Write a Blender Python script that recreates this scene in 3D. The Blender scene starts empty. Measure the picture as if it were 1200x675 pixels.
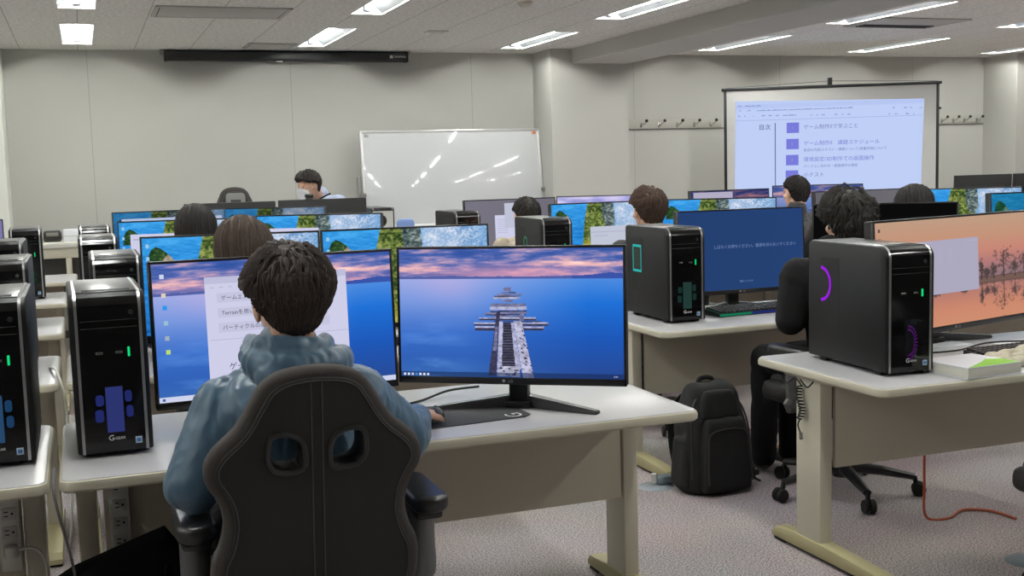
import bpy, bmesh, math, random
import numpy as np
from mathutils import Vector, Matrix, noise as mnoise
C = bpy.context.scene.collection
PI = math.pi
rng = random.Random(7)

# ------------------------------------------------------------------ colours and materials
def lin(c):
    return tuple(((x/255)/12.92 if x/255 <= .04045 else ((x/255+.055)/1.055)**2.4) for x in c)
MATS = {}
def mat(name, col, rough=.5, metal=0, spec=.5, bump=0, bscale=200, var=0, vscale=8, coat=0, alpha=None, sheen=0):
    if name in MATS: return MATS[name]
    m = bpy.data.materials.new(name); m.use_nodes = True; MATS[name] = m
    nt = m.node_tree; b = nt.nodes['Principled BSDF']
    c = lin(col) + (1,)
    b.inputs['Base Color'].default_value = c
    b.inputs['Roughness'].default_value = rough; b.inputs['Metallic'].default_value = metal
    b.inputs['Specular IOR Level'].default_value = spec
    b.inputs['Coat Weight'].default_value = coat
    b.inputs['Sheen Weight'].default_value = sheen
    if bump or var: tc = nt.nodes.new('ShaderNodeTexCoord')
    if var:
        n = nt.nodes.new('ShaderNodeTexNoise'); n.inputs['Scale'].default_value = vscale; n.inputs['Detail'].default_value = 4
        nt.links.new(tc.outputs['Object'], n.inputs['Vector'])
        mx = nt.nodes.new('ShaderNodeMix'); mx.data_type = 'RGBA'
        mx.inputs['A'].default_value = tuple(x*(1-var) for x in c[:3]) + (1,)
        mx.inputs['B'].default_value = tuple(min(1, x*(1+var)) for x in c[:3]) + (1,)
        nt.links.new(n.outputs['Fac'], mx.inputs['Factor']); nt.links.new(mx.outputs['Result'], b.inputs['Base Color'])
    if bump:
        n = nt.nodes.new('ShaderNodeTexNoise'); n.inputs['Scale'].default_value = bscale; n.inputs['Detail'].default_value = 3
        nt.links.new(tc.outputs['Object'], n.inputs['Vector'])
        bp = nt.nodes.new('ShaderNodeBump'); bp.inputs['Strength'].default_value = bump; bp.inputs['Distance'].default_value = .002
        nt.links.new(n.outputs['Fac'], bp.inputs['Height']); nt.links.new(bp.outputs['Normal'], b.inputs['Normal'])
    return m
def emis(name, col, s=1.0):
    if name in MATS: return MATS[name]
    m = bpy.data.materials.new(name); m.use_nodes = True; MATS[name] = m
    nt = m.node_tree; nt.nodes.clear()
    e = nt.nodes.new('ShaderNodeEmission'); e.inputs['Color'].default_value = lin(col) + (1,); e.inputs['Strength'].default_value = s
    o = nt.nodes.new('ShaderNodeOutputMaterial'); nt.links.new(e.outputs[0], o.inputs[0])
    return m
def emis_attr(name, s=1.0):
    if name in MATS: return MATS[name]
    m = bpy.data.materials.new(name); m.use_nodes = True; MATS[name] = m
    nt = m.node_tree; nt.nodes.clear()
    a = nt.nodes.new('ShaderNodeAttribute'); a.attribute_name = 'Col'
    e = nt.nodes.new('ShaderNodeEmission'); e.inputs['Strength'].default_value = s
    nt.links.new(a.outputs['Color'], e.inputs['Color'])
    o = nt.nodes.new('ShaderNodeOutputMaterial'); nt.links.new(e.outputs[0], o.inputs[0])
    return m

# ------------------------------------------------------------------ object helpers
def finish(me, smooth=True, ang=35):
    if smooth:
        me.polygons.foreach_set('use_smooth', [True]*len(me.polygons))
        me.set_sharp_from_angle(angle=math.radians(ang))
    me.update()
def obj(name, bm, m, parent=None, smooth=True, ang=35):
    me = bpy.data.meshes.new(name); bm.normal_update(); bm.to_mesh(me); bm.free()
    return mobj(name, me, m, parent, smooth, ang)
def mobj(name, me, m, parent=None, smooth=True, ang=35):
    for x in (m if isinstance(m, (list, tuple)) else [m]): me.materials.append(x)
    finish(me, smooth, ang)
    o = bpy.data.objects.new(name, me); C.objects.link(o)
    if parent: o.parent = parent
    return o
def thing(name, label, cat, loc=(0,0,0), rz=0, group=None):
    o = bpy.data.objects.new(name, None); C.objects.link(o); o.empty_display_size = .1
    o.location = loc; o.rotation_euler = (0,0,rz); o['label'] = label; o['category'] = cat
    if group: o['group'] = group
    return o
def tag(o, label, cat, group=None):
    o['label'] = label; o['category'] = cat
    if group: o['group'] = group
    return o
def struct(name, bm, m, smooth=False):
    o = obj(name, bm, m, None, smooth); o['kind'] = 'structure'; return o
def dup(root, loc=None, rz=None, label=None, group=None):
    r = root.copy(); C.objects.link(r)
    if loc is not None: r.location = loc
    if rz is not None: r.rotation_euler = (0,0,rz)
    if label: r['label'] = label
    if group: r['group'] = group
    for ch in list(root.children):
        c = ch.copy(); C.objects.link(c); c.parent = r
        for g in list(ch.children):
            d = g.copy(); C.objects.link(d); d.parent = c
    return r
def part_label(o, s): o['label'] = s; return o

# ------------------------------------------------------------------ shape helpers
def merge(bm, tmp, M=None):
    if M is not None: bmesh.ops.transform(tmp, matrix=M, verts=tmp.verts)
    me = bpy.data.meshes.new('tmp'); tmp.to_mesh(me); tmp.free(); bm.from_mesh(me); bpy.data.meshes.remove(me)
def box(bm, c, s, bev=0, seg=2, M=None):
    t = bmesh.new(); bmesh.ops.create_cube(t, size=1)
    for v in t.verts: v.co = Vector((v.co.x*s[0]+c[0], v.co.y*s[1]+c[1], v.co.z*s[2]+c[2]))
    if bev: bmesh.ops.bevel(t, geom=t.edges[:], offset=bev, segments=seg, affect='EDGES', profile=.5)
    merge(bm, t, M)
def boxr(bm, x0,x1,y0,y1,z0,z1, bev=0, seg=2, M=None):
    box(bm, ((x0+x1)/2,(y0+y1)/2,(z0+z1)/2), (abs(x1-x0),abs(y1-y0),abs(z1-z0)), bev, seg, M)
def B(*a, **k):
    bm = bmesh.new(); boxr(bm, *a, **k); return bm
def prism(bm, pts, d0, d1, axis='y', bev=0, seg=2, M=None):
    """closed outline in the two other axes, extruded along axis"""
    def P(a, b, d):
        return (d,a,b) if axis == 'x' else (a,d,b) if axis == 'y' else (a,b,d)
    t = bmesh.new()
    A = [t.verts.new(P(a,b,d0)) for a,b in pts]; Z = [t.verts.new(P(a,b,d1)) for a,b in pts]
    n = len(pts)
    f0 = t.faces.new(A); f1 = t.faces.new(Z[::-1])
    for i in range(n): t.faces.new((A[i], Z[i], Z[(i+1)%n], A[(i+1)%n]))
    bmesh.ops.recalc_face_normals(t, faces=t.faces[:])
    if bev:
        es = [e for e in t.edges if any(f in (f0,f1) for f in e.link_faces)]
        bmesh.ops.bevel(t, geom=es, offset=bev, segments=seg, affect='EDGES', profile=.5)
    big = [f for f in t.faces if len(f.verts) > 4]
    if big: bmesh.ops.triangulate(t, faces=big)
    merge(bm, t, M)
def rrect(x0,x1,y0,y1,r,n=5):
    P = []
    for cx,cy,a0 in ((x1-r,y1-r,0),(x0+r,y1-r,90),(x0+r,y0+r,180),(x1-r,y0+r,270)):
        for k in range(n+1):
            a = math.radians(a0+90*k/n); P.append((cx+r*math.cos(a), cy+r*math.sin(a)))
    return P
def frames(pts):
    pts = [Vector(p) for p in pts]; n = len(pts); T = []
    for i in range(n):
        d = pts[min(i+1,n-1)]-pts[max(i-1,0)]; T.append(d.normalized())
    up = Vector((0,0,1)) if abs(T[0].z) < .9 else Vector((1,0,0))
    N = []; u = T[0].cross(up).normalized()
    for i in range(n):
        u = (u - T[i]*u.dot(T[i])).normalized(); N.append((u, T[i].cross(u)))
    return pts, T, N
def tube(bm, pts, r, n=8, closed=False, sx=1, sy=1):
    pts, T, N = frames(pts); R = r if isinstance(r,(list,tuple)) else [r]*len(pts)
    t = bmesh.new(); rings = []
    for p,(u,v),q in zip(pts,N,R):
        rings.append([t.verts.new(p + u*math.cos(2*PI*k/n)*q*sx + v*math.sin(2*PI*k/n)*q*sy) for k in range(n)])
    L = len(rings)
    for i in range(L if closed else L-1):
        a,b = rings[i], rings[(i+1)%L]
        for k in range(n): t.faces.new((a[k],a[(k+1)%n],b[(k+1)%n],b[k]))
    if not closed: t.faces.new(rings[0][::-1]); t.faces.new(rings[-1])
    bmesh.ops.recalc_face_normals(t, faces=t.faces[:]); merge(bm, t)
def spline(P, n=8, closed=False):
    P = [Vector(p) for p in P]; out = []; L = len(P)
    for i in range(L if closed else L-1):
        p0 = P[(i-1)%L] if (closed or i>0) else P[0]; p1 = P[i]; p2 = P[(i+1)%L]
        p3 = P[(i+2)%L] if (closed or i+2<L) else P[-1]
        for k in range(n):
            t = k/n
            out.append(.5*((2*p1)+(p2-p0)*t+(2*p0-5*p1+4*p2-p3)*t*t+(3*p1-p0-3*p2+p3)*t**3))
    if not closed: out.append(P[-1])
    return out
def lathe(bm, prof, n=24, M=None, axis='z'):
    t = bmesh.new(); rings = []
    for r,z in prof:
        rings.append([t.verts.new((r*math.cos(2*PI*k/n), r*math.sin(2*PI*k/n), z)) for k in range(n)] if r > 1e-6 else [t.verts.new((0,0,z))])
    for a,b in zip(rings, rings[1:]):
        for k in range(n):
            q = [a[k%len(a)], a[(k+1)%len(a)], b[(k+1)%len(b)], b[k%len(b)]]
            q = list(dict.fromkeys(q))
            if len(q) > 2: t.faces.new(q)
    for e in (rings[0], rings[-1]):
        if len(e) > 2: t.faces.new(e)
    bmesh.ops.recalc_face_normals(t, faces=t.faces[:])
    if axis == 'x': bmesh.ops.rotate(t, verts=t.verts, matrix=Matrix.Rotation(PI/2,3,'Y'))
    if axis == 'y': bmesh.ops.rotate(t, verts=t.verts, matrix=Matrix.Rotation(-PI/2,3,'X'))
    merge(bm, t, M)
def ell(bm, c, r, M=None, n=16):
    t = bmesh.new(); bmesh.ops.create_uvsphere(t, u_segments=n, v_segments=max(6,n//2+2), radius=1)
    for v in t.verts: v.co = Vector((v.co.x*r[0]+c[0], v.co.y*r[1]+c[1], v.co.z*r[2]+c[2]))
    merge(bm, t, M)
def cap(bm, a, b, ra, rb, n=14, flat=1.0, fdir=None):
    """tapered capsule between two joints; flat squashes it along fdir"""
    a, b = Vector(a), Vector(b); d = b-a; L = d.length
    if L < 1e-6: L = 1e-6; d = Vector((0,0,1))*L
    z = d.normalized()
    f = Vector(fdir) if fdir is not None else (Vector((0,1,0)) if abs(z.y) < .9 else Vector((1,0,0)))
    y = (f - z*f.dot(z)).normalized(); x = y.cross(z)
    t = bmesh.new(); prof = []
    for k in range(5): q = PI/2*k/4; prof.append((-ra*math.cos(q), ra*math.sin(q)))
    for k in range(5): q = PI/2*k/4; prof.append((L+rb*math.sin(q), rb*math.cos(q)))
    rings = []
    for h,r in prof:
        c = a + z*h
        if r < 1e-5: rings.append([t.verts.new(c)])
        else: rings.append([t.verts.new(c + x*r*math.cos(2*PI*k/n) + y*r*flat*math.sin(2*PI*k/n)) for k in range(n)])
    for p,q in zip(rings, rings[1:]):
        for k in range(n):
            w = list(dict.fromkeys([p[k%len(p)],p[(k+1)%len(p)],q[(k+1)%len(q)],q[k%len(q)]]))
            if len(w) > 2: t.faces.new(w)
    bmesh.ops.recalc_face_normals(t, faces=t.faces[:]); merge(bm, t)
def solid(bm, voxel, smooth=4, fac=.5):
    """fuse overlapping closed shapes into one continuous skin"""
    me = bpy.data.meshes.new('fuse'); bm.to_mesh(me); bm.free()
    o = bpy.data.objects.new('fuse', me); C.objects.link(o)
    md = o.modifiers.new('r','REMESH'); md.mode = 'VOXEL'; md.voxel_size = voxel
    if smooth: s = o.modifiers.new('s','SMOOTH'); s.iterations = smooth; s.factor = fac
    dg = bpy.context.evaluated_depsgraph_get(); dg.update()
    out = bpy.data.meshes.new_from_object(o.evaluated_get(dg))
    bpy.data.objects.remove(o); bpy.data.meshes.remove(me); out.materials.clear()
    return out
def coords(me):
    a = np.empty(len(me.vertices)*3); me.vertices.foreach_get('co', a); return a.reshape(-1,3)
def setco(me, a): me.vertices.foreach_set('co', a.ravel()); me.update()
def normals(me):
    a = np.empty(len(me.vertices)*3, np.float32); me.vertices.foreach_get('normal', a); return a.reshape(-1,3)
def wrinkle(me, amp, sc, stretch=(1,1,1), mask=None, seed=0):
    co = coords(me); nn = normals(me); out = co.copy()
    for i,(c,n) in enumerate(zip(co, nn)):
        p = Vector((c[0]*sc*stretch[0]+seed, c[1]*sc*stretch[1]+seed*.3, c[2]*sc*stretch[2]))
        w = Vector((mnoise.noise(p*.6), mnoise.noise(p*.6+Vector((5,1,3))), mnoise.noise(p*.6+Vector((2,7,9)))))
        v = 1-abs(mnoise.noise(p + w*.9))*2.2
        out[i] = c + n*amp*v*(mask(c) if mask else 1)
    setco(me, out)
def text(s, size, m, parent, name='lettering', M=None, align='LEFT', depth=0):
    cu = bpy.data.curves.new('t','FONT'); cu.body = s; cu.size = size; cu.align_x = align; cu.extrude = depth; cu.resolution_u = 3
    o = bpy.data.objects.new('t', cu); C.objects.link(o)
    dg = bpy.context.evaluated_depsgraph_get(); dg.update()
    me = bpy.data.meshes.new_from_object(o.evaluated_get(dg)); bpy.data.objects.remove(o); bpy.data.curves.remove(cu)
    me.materials.clear()
    if M is not None: me.transform(M)
    return mobj(name, me, m, parent, smooth=False)
# text lies in XY; this stands it up facing -y with its left at x
def stand(x, y, z): return Matrix.Translation((x,y,z)) @ Matrix.Rotation(PI/2,4,'X')
# ------------------------------------------------------------------ camera
CAMZ = 1.45
yaw, pitch, roll, fpx = .355216, .1044117, -.02789416, 1347.3
F = Vector((math.sin(yaw)*math.cos(pitch), math.cos(yaw)*math.cos(pitch), -math.sin(pitch)))
r0 = Vector((math.cos(yaw), -math.sin(yaw), 0)); u0 = r0.cross(F)
RX = r0*math.cos(roll) + u0*math.sin(roll); UX = -r0*math.sin(roll) + u0*math.cos(roll)
cd = bpy.data.cameras.new('camera'); cam = bpy.data.objects.new('camera', cd); C.objects.link(cam)
cd.sensor_width = 36; cd.lens = fpx*36/1200; cd.clip_start = .05
cam.matrix_world = Matrix(((RX.x,UX.x,-F.x,0),(RX.y,UX.y,-F.y,0),(RX.z,UX.z,-F.z,CAMZ),(0,0,0,1)))
sc = bpy.context.scene; sc.camera = cam
sc.view_settings.view_transform = 'Standard'; sc.view_settings.look = 'None'
sc.view_settings.exposure = 0; sc.view_settings.gamma = 1; sc.view_settings.use_curve_mapping = False
sc.cycles.use_denoising = True
sc.cycles.max_bounces = 8; sc.cycles.diffuse_bounces = 6; sc.cycles.glossy_bounces = 4; sc.cycles.sample_clamp_indirect = 6
w = bpy.data.worlds.new('world'); sc.world = w; w.use_nodes = True
w.node_tree.nodes['Background'].inputs[0].default_value = (.5,.52,.55,1); w.node_tree.nodes['Background'].inputs[1].default_value = .05

# ------------------------------------------------------------------ the room
D = 11.28; CZ = 2.62; XL, XR, YB = -2.3, 12.4, -1.7
# wall paint with faint vertical panel joints
def wall_mat(joints):
    m = mat('wall_paint_joints' if joints else 'wall_paint', (186,185,180), .75, spec=.3, var=.03, vscale=1.3)
    if joints:
        nt = m.node_tree; b = nt.nodes['Principled BSDF']; src = b.inputs['Base Color'].links[0].from_socket
        tc = nt.nodes.new('ShaderNodeTexCoord'); sx = nt.nodes.new('ShaderNodeSeparateXYZ'); nt.links.new(tc.outputs['Object'], sx.inputs[0])
        a = nt.nodes.new('ShaderNodeMath'); a.operation = 'SUBTRACT'; a.inputs[1].default_value = .125; nt.links.new(sx.outputs['X'], a.inputs[0])
        p = nt.nodes.new('ShaderNodeMath'); p.operation = 'PINGPONG'; p.inputs[1].default_value = .92; nt.links.new(a.outputs[0], p.inputs[0])
        l = nt.nodes.new('ShaderNodeMath'); l.operation = 'LESS_THAN'; l.inputs[1].default_value = .004; nt.links.new(p.outputs[0], l.inputs[0])
        f = nt.nodes.new('ShaderNodeMath'); f.operation = 'MULTIPLY'; f.inputs[1].default_value = .28; nt.links.new(l.outputs[0], f.inputs[0])
        mx = nt.nodes.new('ShaderNodeMix'); mx.data_type = 'RGBA'; mx.inputs['B'].default_value = lin((80,78,74))+(1,)
        nt.links.new(src, mx.inputs['A']); nt.links.new(f.outputs[0], mx.inputs['Factor']); nt.links.new(mx.outputs['Result'], b.inputs['Base Color'])
    return m
WP, WJ = wall_mat(False), wall_mat(True)
# speckled carpet
carpet = mat('carpet', (150,140,142), .95, spec=.1, bump=.25, bscale=500)
nt = carpet.node_tree; b = nt.nodes['Principled BSDF']; tc = nt.nodes.new('ShaderNodeTexCoord')
n1 = nt.nodes.new('ShaderNodeTexNoise'); n1.inputs['Scale'].default_value = 150; n1.inputs['Detail'].default_value = 2
n2 = nt.nodes.new('ShaderNodeTexNoise'); n2.inputs['Scale'].default_value = 1.6; n2.inputs['Detail'].default_value = 3
cr = nt.nodes.new('ShaderNodeValToRGB'); cr.color_ramp.elements[0].position = .38; cr.color_ramp.elements[1].position = .62
cr.color_ramp.elements[0].color = lin((132,122,123))+(1,); cr.color_ramp.elements[1].color = lin((206,197,197))+(1,)
mx = nt.nodes.new('ShaderNodeMix'); mx.data_type = 'RGBA'; mx.blend_type = 'MULTIPLY'; mx.inputs['Factor'].default_value = .25
nt.links.new(tc.outputs['Object'], n1.inputs['Vector']); nt.links.new(tc.outputs['Object'], n2.inputs['Vector'])
nt.links.new(n1.outputs['Fac'], cr.inputs[0]); nt.links.new(cr.outputs[0], mx.inputs['A']); nt.links.new(n2.outputs['Color'], mx.inputs['B'])
nt.links.new(mx.outputs['Result'], b.inputs['Base Color'])
struct('floor', B(XL,XR,YB,D,-.1,0), carpet)
struct('wall_back', B(XL,XR,D,D+.12,0,CZ+.2), WJ)
struct('wall_left', B(XL-.12,XL,YB,D,0,CZ+.2), WP)
struct('wall_right', B(XR,XR+.12,YB,D,0,CZ+.2), WP)
struct('wall_front', B(XL,XR,YB-.12,YB,0,CZ+.2), mat('dark_wall', (70,68,66), .8))
# ceiling with openings for the recessed lights
LX = [-1.97,.05,2.08,4.07,6.27,8.15,10.0]; LY = [(9.43,10.80),(7.20,8.57),(4.97,6.34),(2.74,4.11),(.51,1.88)]
HW = .125
cm = mat('ceiling_tile', (190,188,184), .9, spec=.2, bump=.25, bscale=90)
nt = cm.node_tree; b = nt.nodes['Principled BSDF']; tc = nt.nodes.new('ShaderNodeTexCoord')
sx = nt.nodes.new('ShaderNodeSeparateXYZ'); nt.links.new(tc.outputs['Object'], sx.inputs[0])
def joint(sock, off, half, wid):
    a = nt.nodes.new('ShaderNodeMath'); a.operation = 'SUBTRACT'; a.inputs[1].default_value = off; nt.links.new(sock, a.inputs[0])
    p = nt.nodes.new('ShaderNodeMath'); p.operation = 'PINGPONG'; p.inputs[1].default_value = half; nt.links.new(a.outputs[0], p.inputs[0])
    l = nt.nodes.new('ShaderNodeMath'); l.operation = 'LESS_THAN'; l.inputs[1].default_value = wid; nt.links.new(p.outputs[0], l.inputs[0]); return l.outputs[0]
j1 = joint(sx.outputs['X'], -.43, .242, .0035); j2 = joint(sx.outputs['Y'], 9.0, .484, .0035)
jm = nt.nodes.new('ShaderNodeMath'); jm.operation = 'MULTIPLY_ADD'; jm.inputs[1].default_value = .3; nt.links.new(j2, jm.inputs[0]); nt.links.new(j1, jm.inputs[2])
jf = nt.nodes.new('ShaderNodeMath'); jf.operation = 'MULTIPLY'; jf.inputs[1].default_value = .5; jf.use_clamp = True; nt.links.new(jm.outputs[0], jf.inputs[0])
ns = nt.nodes.new('ShaderNodeTexNoise'); ns.inputs['Scale'].default_value = 34; ns.inputs['Detail'].default_value = 3; nt.links.new(tc.outputs['Object'], ns.inputs['Vector'])
cr = nt.nodes.new('ShaderNodeValToRGB'); cr.color_ramp.elements[0].position = .35; cr.color_ramp.elements[1].position = .62
cr.color_ramp.elements[0].color = lin((214,212,207))+(1,); cr.color_ramp.elements[1].color = lin((238,236,231))+(1,); nt.links.new(ns.outputs['Fac'], cr.inputs[0])
mx = nt.nodes.new('ShaderNodeMix'); mx.data_type = 'RGBA'; mx.inputs['B'].default_value = lin((88,86,84))+(1,)
nt.links.new(jf.outputs[0], mx.inputs['Factor']); nt.links.new(cr.outputs[0], mx.inputs['A']); nt.links.new(mx.outputs['Result'], b.inputs['Base Color'])
xs = sorted([XL,XR]+[x+s*HW for x in LX for s in (-1,1)]); ys = sorted([YB,D]+[v for y in LY for v in y])
bm = bmesh.new()
V = {(i,j): bm.verts.new((x,y,CZ)) for i,x in enumerate(xs) for j,y in enumerate(ys)}
for i in range(len(xs)-1):
    for j in range(len(ys)-1):
        if i%2 == 1 and j%2 == 1 and (j > 1 or i in (1,5,7)): continue
        bm.faces.new((V[i,j],V[i,j+1],V[i+1,j+1],V[i+1,j]))
struct('ceiling', bm, cm)
struct('roof_slab_1', B(XL,XR,YB,D,CZ+.2,CZ+.3), WP).name = 'ceiling_slab'
# beam and pillars
struct('trim_beam', B(4.71,5.335,YB,10.82,2.475,CZ+.01), WP)
struct('trim_pillar', B(4.48,5.336,10.79,D+.02,0,CZ+.01), WP)
struct('trim_pillar_right', B(10.39,11.3,10.74,D+.02,0,CZ+.01), WP)
struct('trim_pillar_left', B(XL-.02,-.585,10.72,D+.02,0,CZ+.01), mat('pale_paint', (214,216,210), .7))
base = mat('baseboard_vinyl', (92,86,80), .6)
struct('baseboard_back', B(-.585,10.39,D-.012,D+.01,0,.07), base)
struct('baseboard_left', B(XL-.01,XL+.012,YB,D,0,.07), base)

# ------------------------------------------------------------------ recessed ceiling lights
refl = mat('white_reflector', (186,188,192), .3, spec=.6); mirr = mat('lamp_reflector', (196,200,206), .38, 1.0)
tubeM = emis('fluorescent_tube', (246,247,240), 124)
def make_light():
    L = 1.37; t = thing('ceiling_light', 'x', 'ceiling light', (0,0,CZ))
    bm = bmesh.new()
    w, h, i = HW, .085, .035
    def quad(*p): bm.faces.new([bm.verts.new(q) for q in p])
    for s in (-1,1): quad((s*w,-L/2,0),(s*w,L/2,0),(s*i,L/2,h),(s*i,-L/2,h))
    quad((-i,-L/2,h),(i,-L/2,h),(i,L/2,h),(-i,L/2,h))
    obj('reflector', bm, mirr, t, False)
    for s in (-1,1):
        e = bmesh.new(); pts = [(-w,0),(w,0),(i,h),(-i,h)]
        prism(e, pts, s*L/2-.004, s*L/2+.004, 'y'); obj('end_plate', e, refl, t, False)
    f = bmesh.new()
    for s in (-1,1): boxr(f, s*w-.006, s*w+.006, -L/2-.006, L/2+.006, -.004, .004)
    for s in (-1,1): boxr(f, -w-.006, w+.006, s*L/2-.006, s*L/2+.006, -.004, .004)
    obj('rim', f, mat('lamp_rim', (222,222,222), .5), t, False)
    b_ = bmesh.new(); tube(b_, [(0,-L/2+.06,.042),(0,L/2-.06,.042)], .017, 10); obj('tube', b_, tubeM, t)
    k = bmesh.new()
    for s in (-1,1): boxr(k, -.02,.02, s*(L/2-.03)-.025, s*(L/2-.03)+.025, .02,.07, .004)
    obj('tube_holder', k, refl, t)
    return t
colname = ['over the far left desks','above the left end of the centre desks','above the right end of the centre desks','just left of the ceiling beam','just right of the ceiling beam','in front of the projection screen','at the far right of the ceiling']
rowname = ['nearest the back wall','second from the back wall','third from the back wall','fourth from the back wall','nearest the camera']
first = None
for i,x in enumerate(LX):
    for j,(a,c) in enumerate(LY):
        if j == 4 and i not in (0,2,3): continue
        lab = 'recessed ceiling light %s, %s' % (colname[i], rowname[j])
        if first is None: first = make_light(); first.location = (x,(a+c)/2,CZ); first['label'] = lab; first['group'] = 'recessed ceiling lights'
        else: dup(first, (x,(a+c)/2,CZ), 0, lab)
# ------------------------------------------------------------------ ceiling fittings
gy = mat('grille_grey', (182,180,176), .6); dk = mat('dark_gap', (60,58,56), .8)
def slot_unit(name, label, cat, x0,x1,y0,y1, frame=.03, slat=False):
    t = thing(name, label, cat, ((x0+x1)/2,(y0+y1)/2,CZ))
    a,b_ = (x1-x0)/2,(y1-y0)/2
    f = bmesh.new()
    for s in (-1,1):
        boxr(f, s*a-frame/2, s*a+frame/2, -b_-frame/2, b_+frame/2, -.012, .002, .003); boxr(f, -a, a, s*b_-frame/2, s*b_+frame/2, -.012,.002,.003)
    obj('frame', f, gy, t)
    obj('gap', B(-a+.015,a-.015,-b_+.015,b_-.015,-.004,.0), dk, t, False)
    obj('panel', B(-a+.022,a-.022,-b_+.022,b_-.022,-.011,-.003,bev=.002), gy, t)
    if slat:
        for k in range(3): obj('slat', B(-a+.06,a-.06,b_-.10-k*.05,b_-.075-k*.05,-.02,-.011), dk, t, False)
    return t
slot_unit('air_vent', 'long air conditioning panel in the ceiling above the left screen housing', 'vent', .57,1.48,8.36,8.87)
slot_unit('air_vent', 'air conditioning panel with dark slot in ceiling above the projection screen', 'vent', 6.45,7.32,8.12,8.70, slat=True)
slot_unit('ceiling_hatch', 'small square access hatch in the ceiling near the black screen housing', 'hatch', 1.49,1.91,10.58,10.98, .02)
t = thing('smoke_detector', 'small round smoke detector on the ceiling before the beam', 'detector', (3.05,7.80,CZ))
l = bmesh.new(); lathe(l, [(0,-.035),(.03,-.035),(.045,-.02),(.05,-.012)]); obj('cover', l, mat('ivory_plastic', (214,208,196), .5), t)
l = bmesh.new(); lathe(l, [(.055,-.012),(.055,0),(0,0)]); obj('base', l, mat('ivory_plastic', (0,0,0)), t)
t = thing('ceiling_plate', 'small white rectangular plate on the ceiling near the black screen housing', 'ceiling plate', (2.92,9.55,CZ))
obj('plate', B(-.09,.09,-.07,.07,-.012,0,bev=.004), mat('white_plastic', (225,225,222), .5), t); obj('slot', B(-.07,.07,-.01,.01,-.014,-.011), gy, t)
# coat hook rails and wall trim line
trimc = mat('rail_line', (112,108,102), .6)
bm = bmesh.new(); boxr(bm, 5.336,10.39, D-.012,D+.002,1.815,1.828); struct('trim_1', bm, trimc)
chrome = mat('chrome', (200,200,200), .25, 1.0); blk = mat('black_plastic', (26,26,27), .45)
def hook_rail(x0, x1, hx, label):
    t = thing('coat_hook_rail', label, 'coat hooks', ((x0+x1)/2, D, 1.86))
    obj('board', B(x0-(x0+x1)/2, x1-(x0+x1)/2, -.012, 0, -.03,.07, bev=.003), mat('hook_board', (178,176,168), .6), t)
    for x in hx:
        h = bmesh.new(); q = x-(x0+x1)/2
        boxr(h, q-.014,q+.014,-.018,-.010,-.02,.03,.003)
        tube(h, [(q,-.014,.005),(q+.015,-.05,.012),(q+.035,-.075,.045)], .007, 8)
        k = obj('hook', h, chrome, t)
        e = bmesh.new(); ell(e, (q+.037,-.078,.05), (.018,.018,.018), n=10); obj('knob', e, blk, k)
hook_rail(5.36,6.72,[5.72,5.94,6.16,6.37,6.58],'row of coat hooks on the wall left of the projection screen')
hook_rail(9.62,10.37,[9.75,9.92,10.09,10.28],'row of coat hooks on the wall right of the projection screen')
# roll-up screen housing on the back wall
t = thing('mounted_screen_case', 'long black roll-up projection screen case fixed high on the left wall', 'screen case', (1.955,D-.07,2.565))
bk = mat('housing_black', (34,35,38), .45, var=.1, vscale=30)
bm = bmesh.new(); prism(bm, rrect(-.06,.06,-.045,.045,.02), -1.145,1.145,'x'); obj('case', bm, bk, t)
for s in (-1,1):
    bm = bmesh.new(); prism(bm, rrect(-.065,.065,-.05,.05,.02), s*1.145-.012,s*1.145+.012,'x',bev=.004); obj('end_cap', bm, blk, t)
    obj('bracket', B(s*1.17-.02,s*1.17+.02,-.01,.07,.02,.06,bev=.004), mat('grey_bracket', (150,150,148), .4, .6), t)
obj('pull_tab', B(-.14,-.07,-.04,0,-.06,-.035,bev=.006), mat('grey_bracket', (0,0,0)), t)
obj('badge', B(.97,1.0,-.064,-.060,-.016,.012), mat('badge_white', (225,225,225), .5), t)
text('SANWA', .034, mat('badge_white', (0,0,0)), t, 'badge_lettering', stand(1.01,-.063,-.012))
# whiteboard leaning at the back wall
t = thing('whiteboard', 'large white board with glossy surface standing against the back wall', 'whiteboard', (3.53,11.02,0))
wbm = mat('whiteboard_enamel', (208,210,213), .05, spec=.6, bump=.03, bscale=2.2)
ti = Matrix.Translation((0,.12,1.835)) @ Matrix.Rotation(math.radians(-6),4,'X') @ Matrix.Translation((0,0,-1.835))
bm = B(-.93,.93,-.012,.012,.90,1.83, bev=.004); bmesh.ops.transform(bm, matrix=ti, verts=bm.verts); obj('board', bm, wbm, t)
bm = bmesh.new()
for s in (-1,1): boxr(bm, s*.935-.012,s*.935+.012,-.018,.018,.89,1.84,.004)
boxr(bm,-.94,.94,-.018,.018,1.82,1.845,.004); boxr(bm,-.94,.94,-.018,.018,.885,.91,.004)
bmesh.ops.transform(bm, matrix=ti, verts=bm.verts); obj('frame', bm, mat('aluminium', (215,215,215), .35, .6), t)
bm = B(-.6,.6,-.09,-.01,.87,.885,bev=.004); bmesh.ops.transform(bm, matrix=ti, verts=bm.verts); obj('pen_tray', bm, mat('aluminium', (0,0,0)), t)
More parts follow.
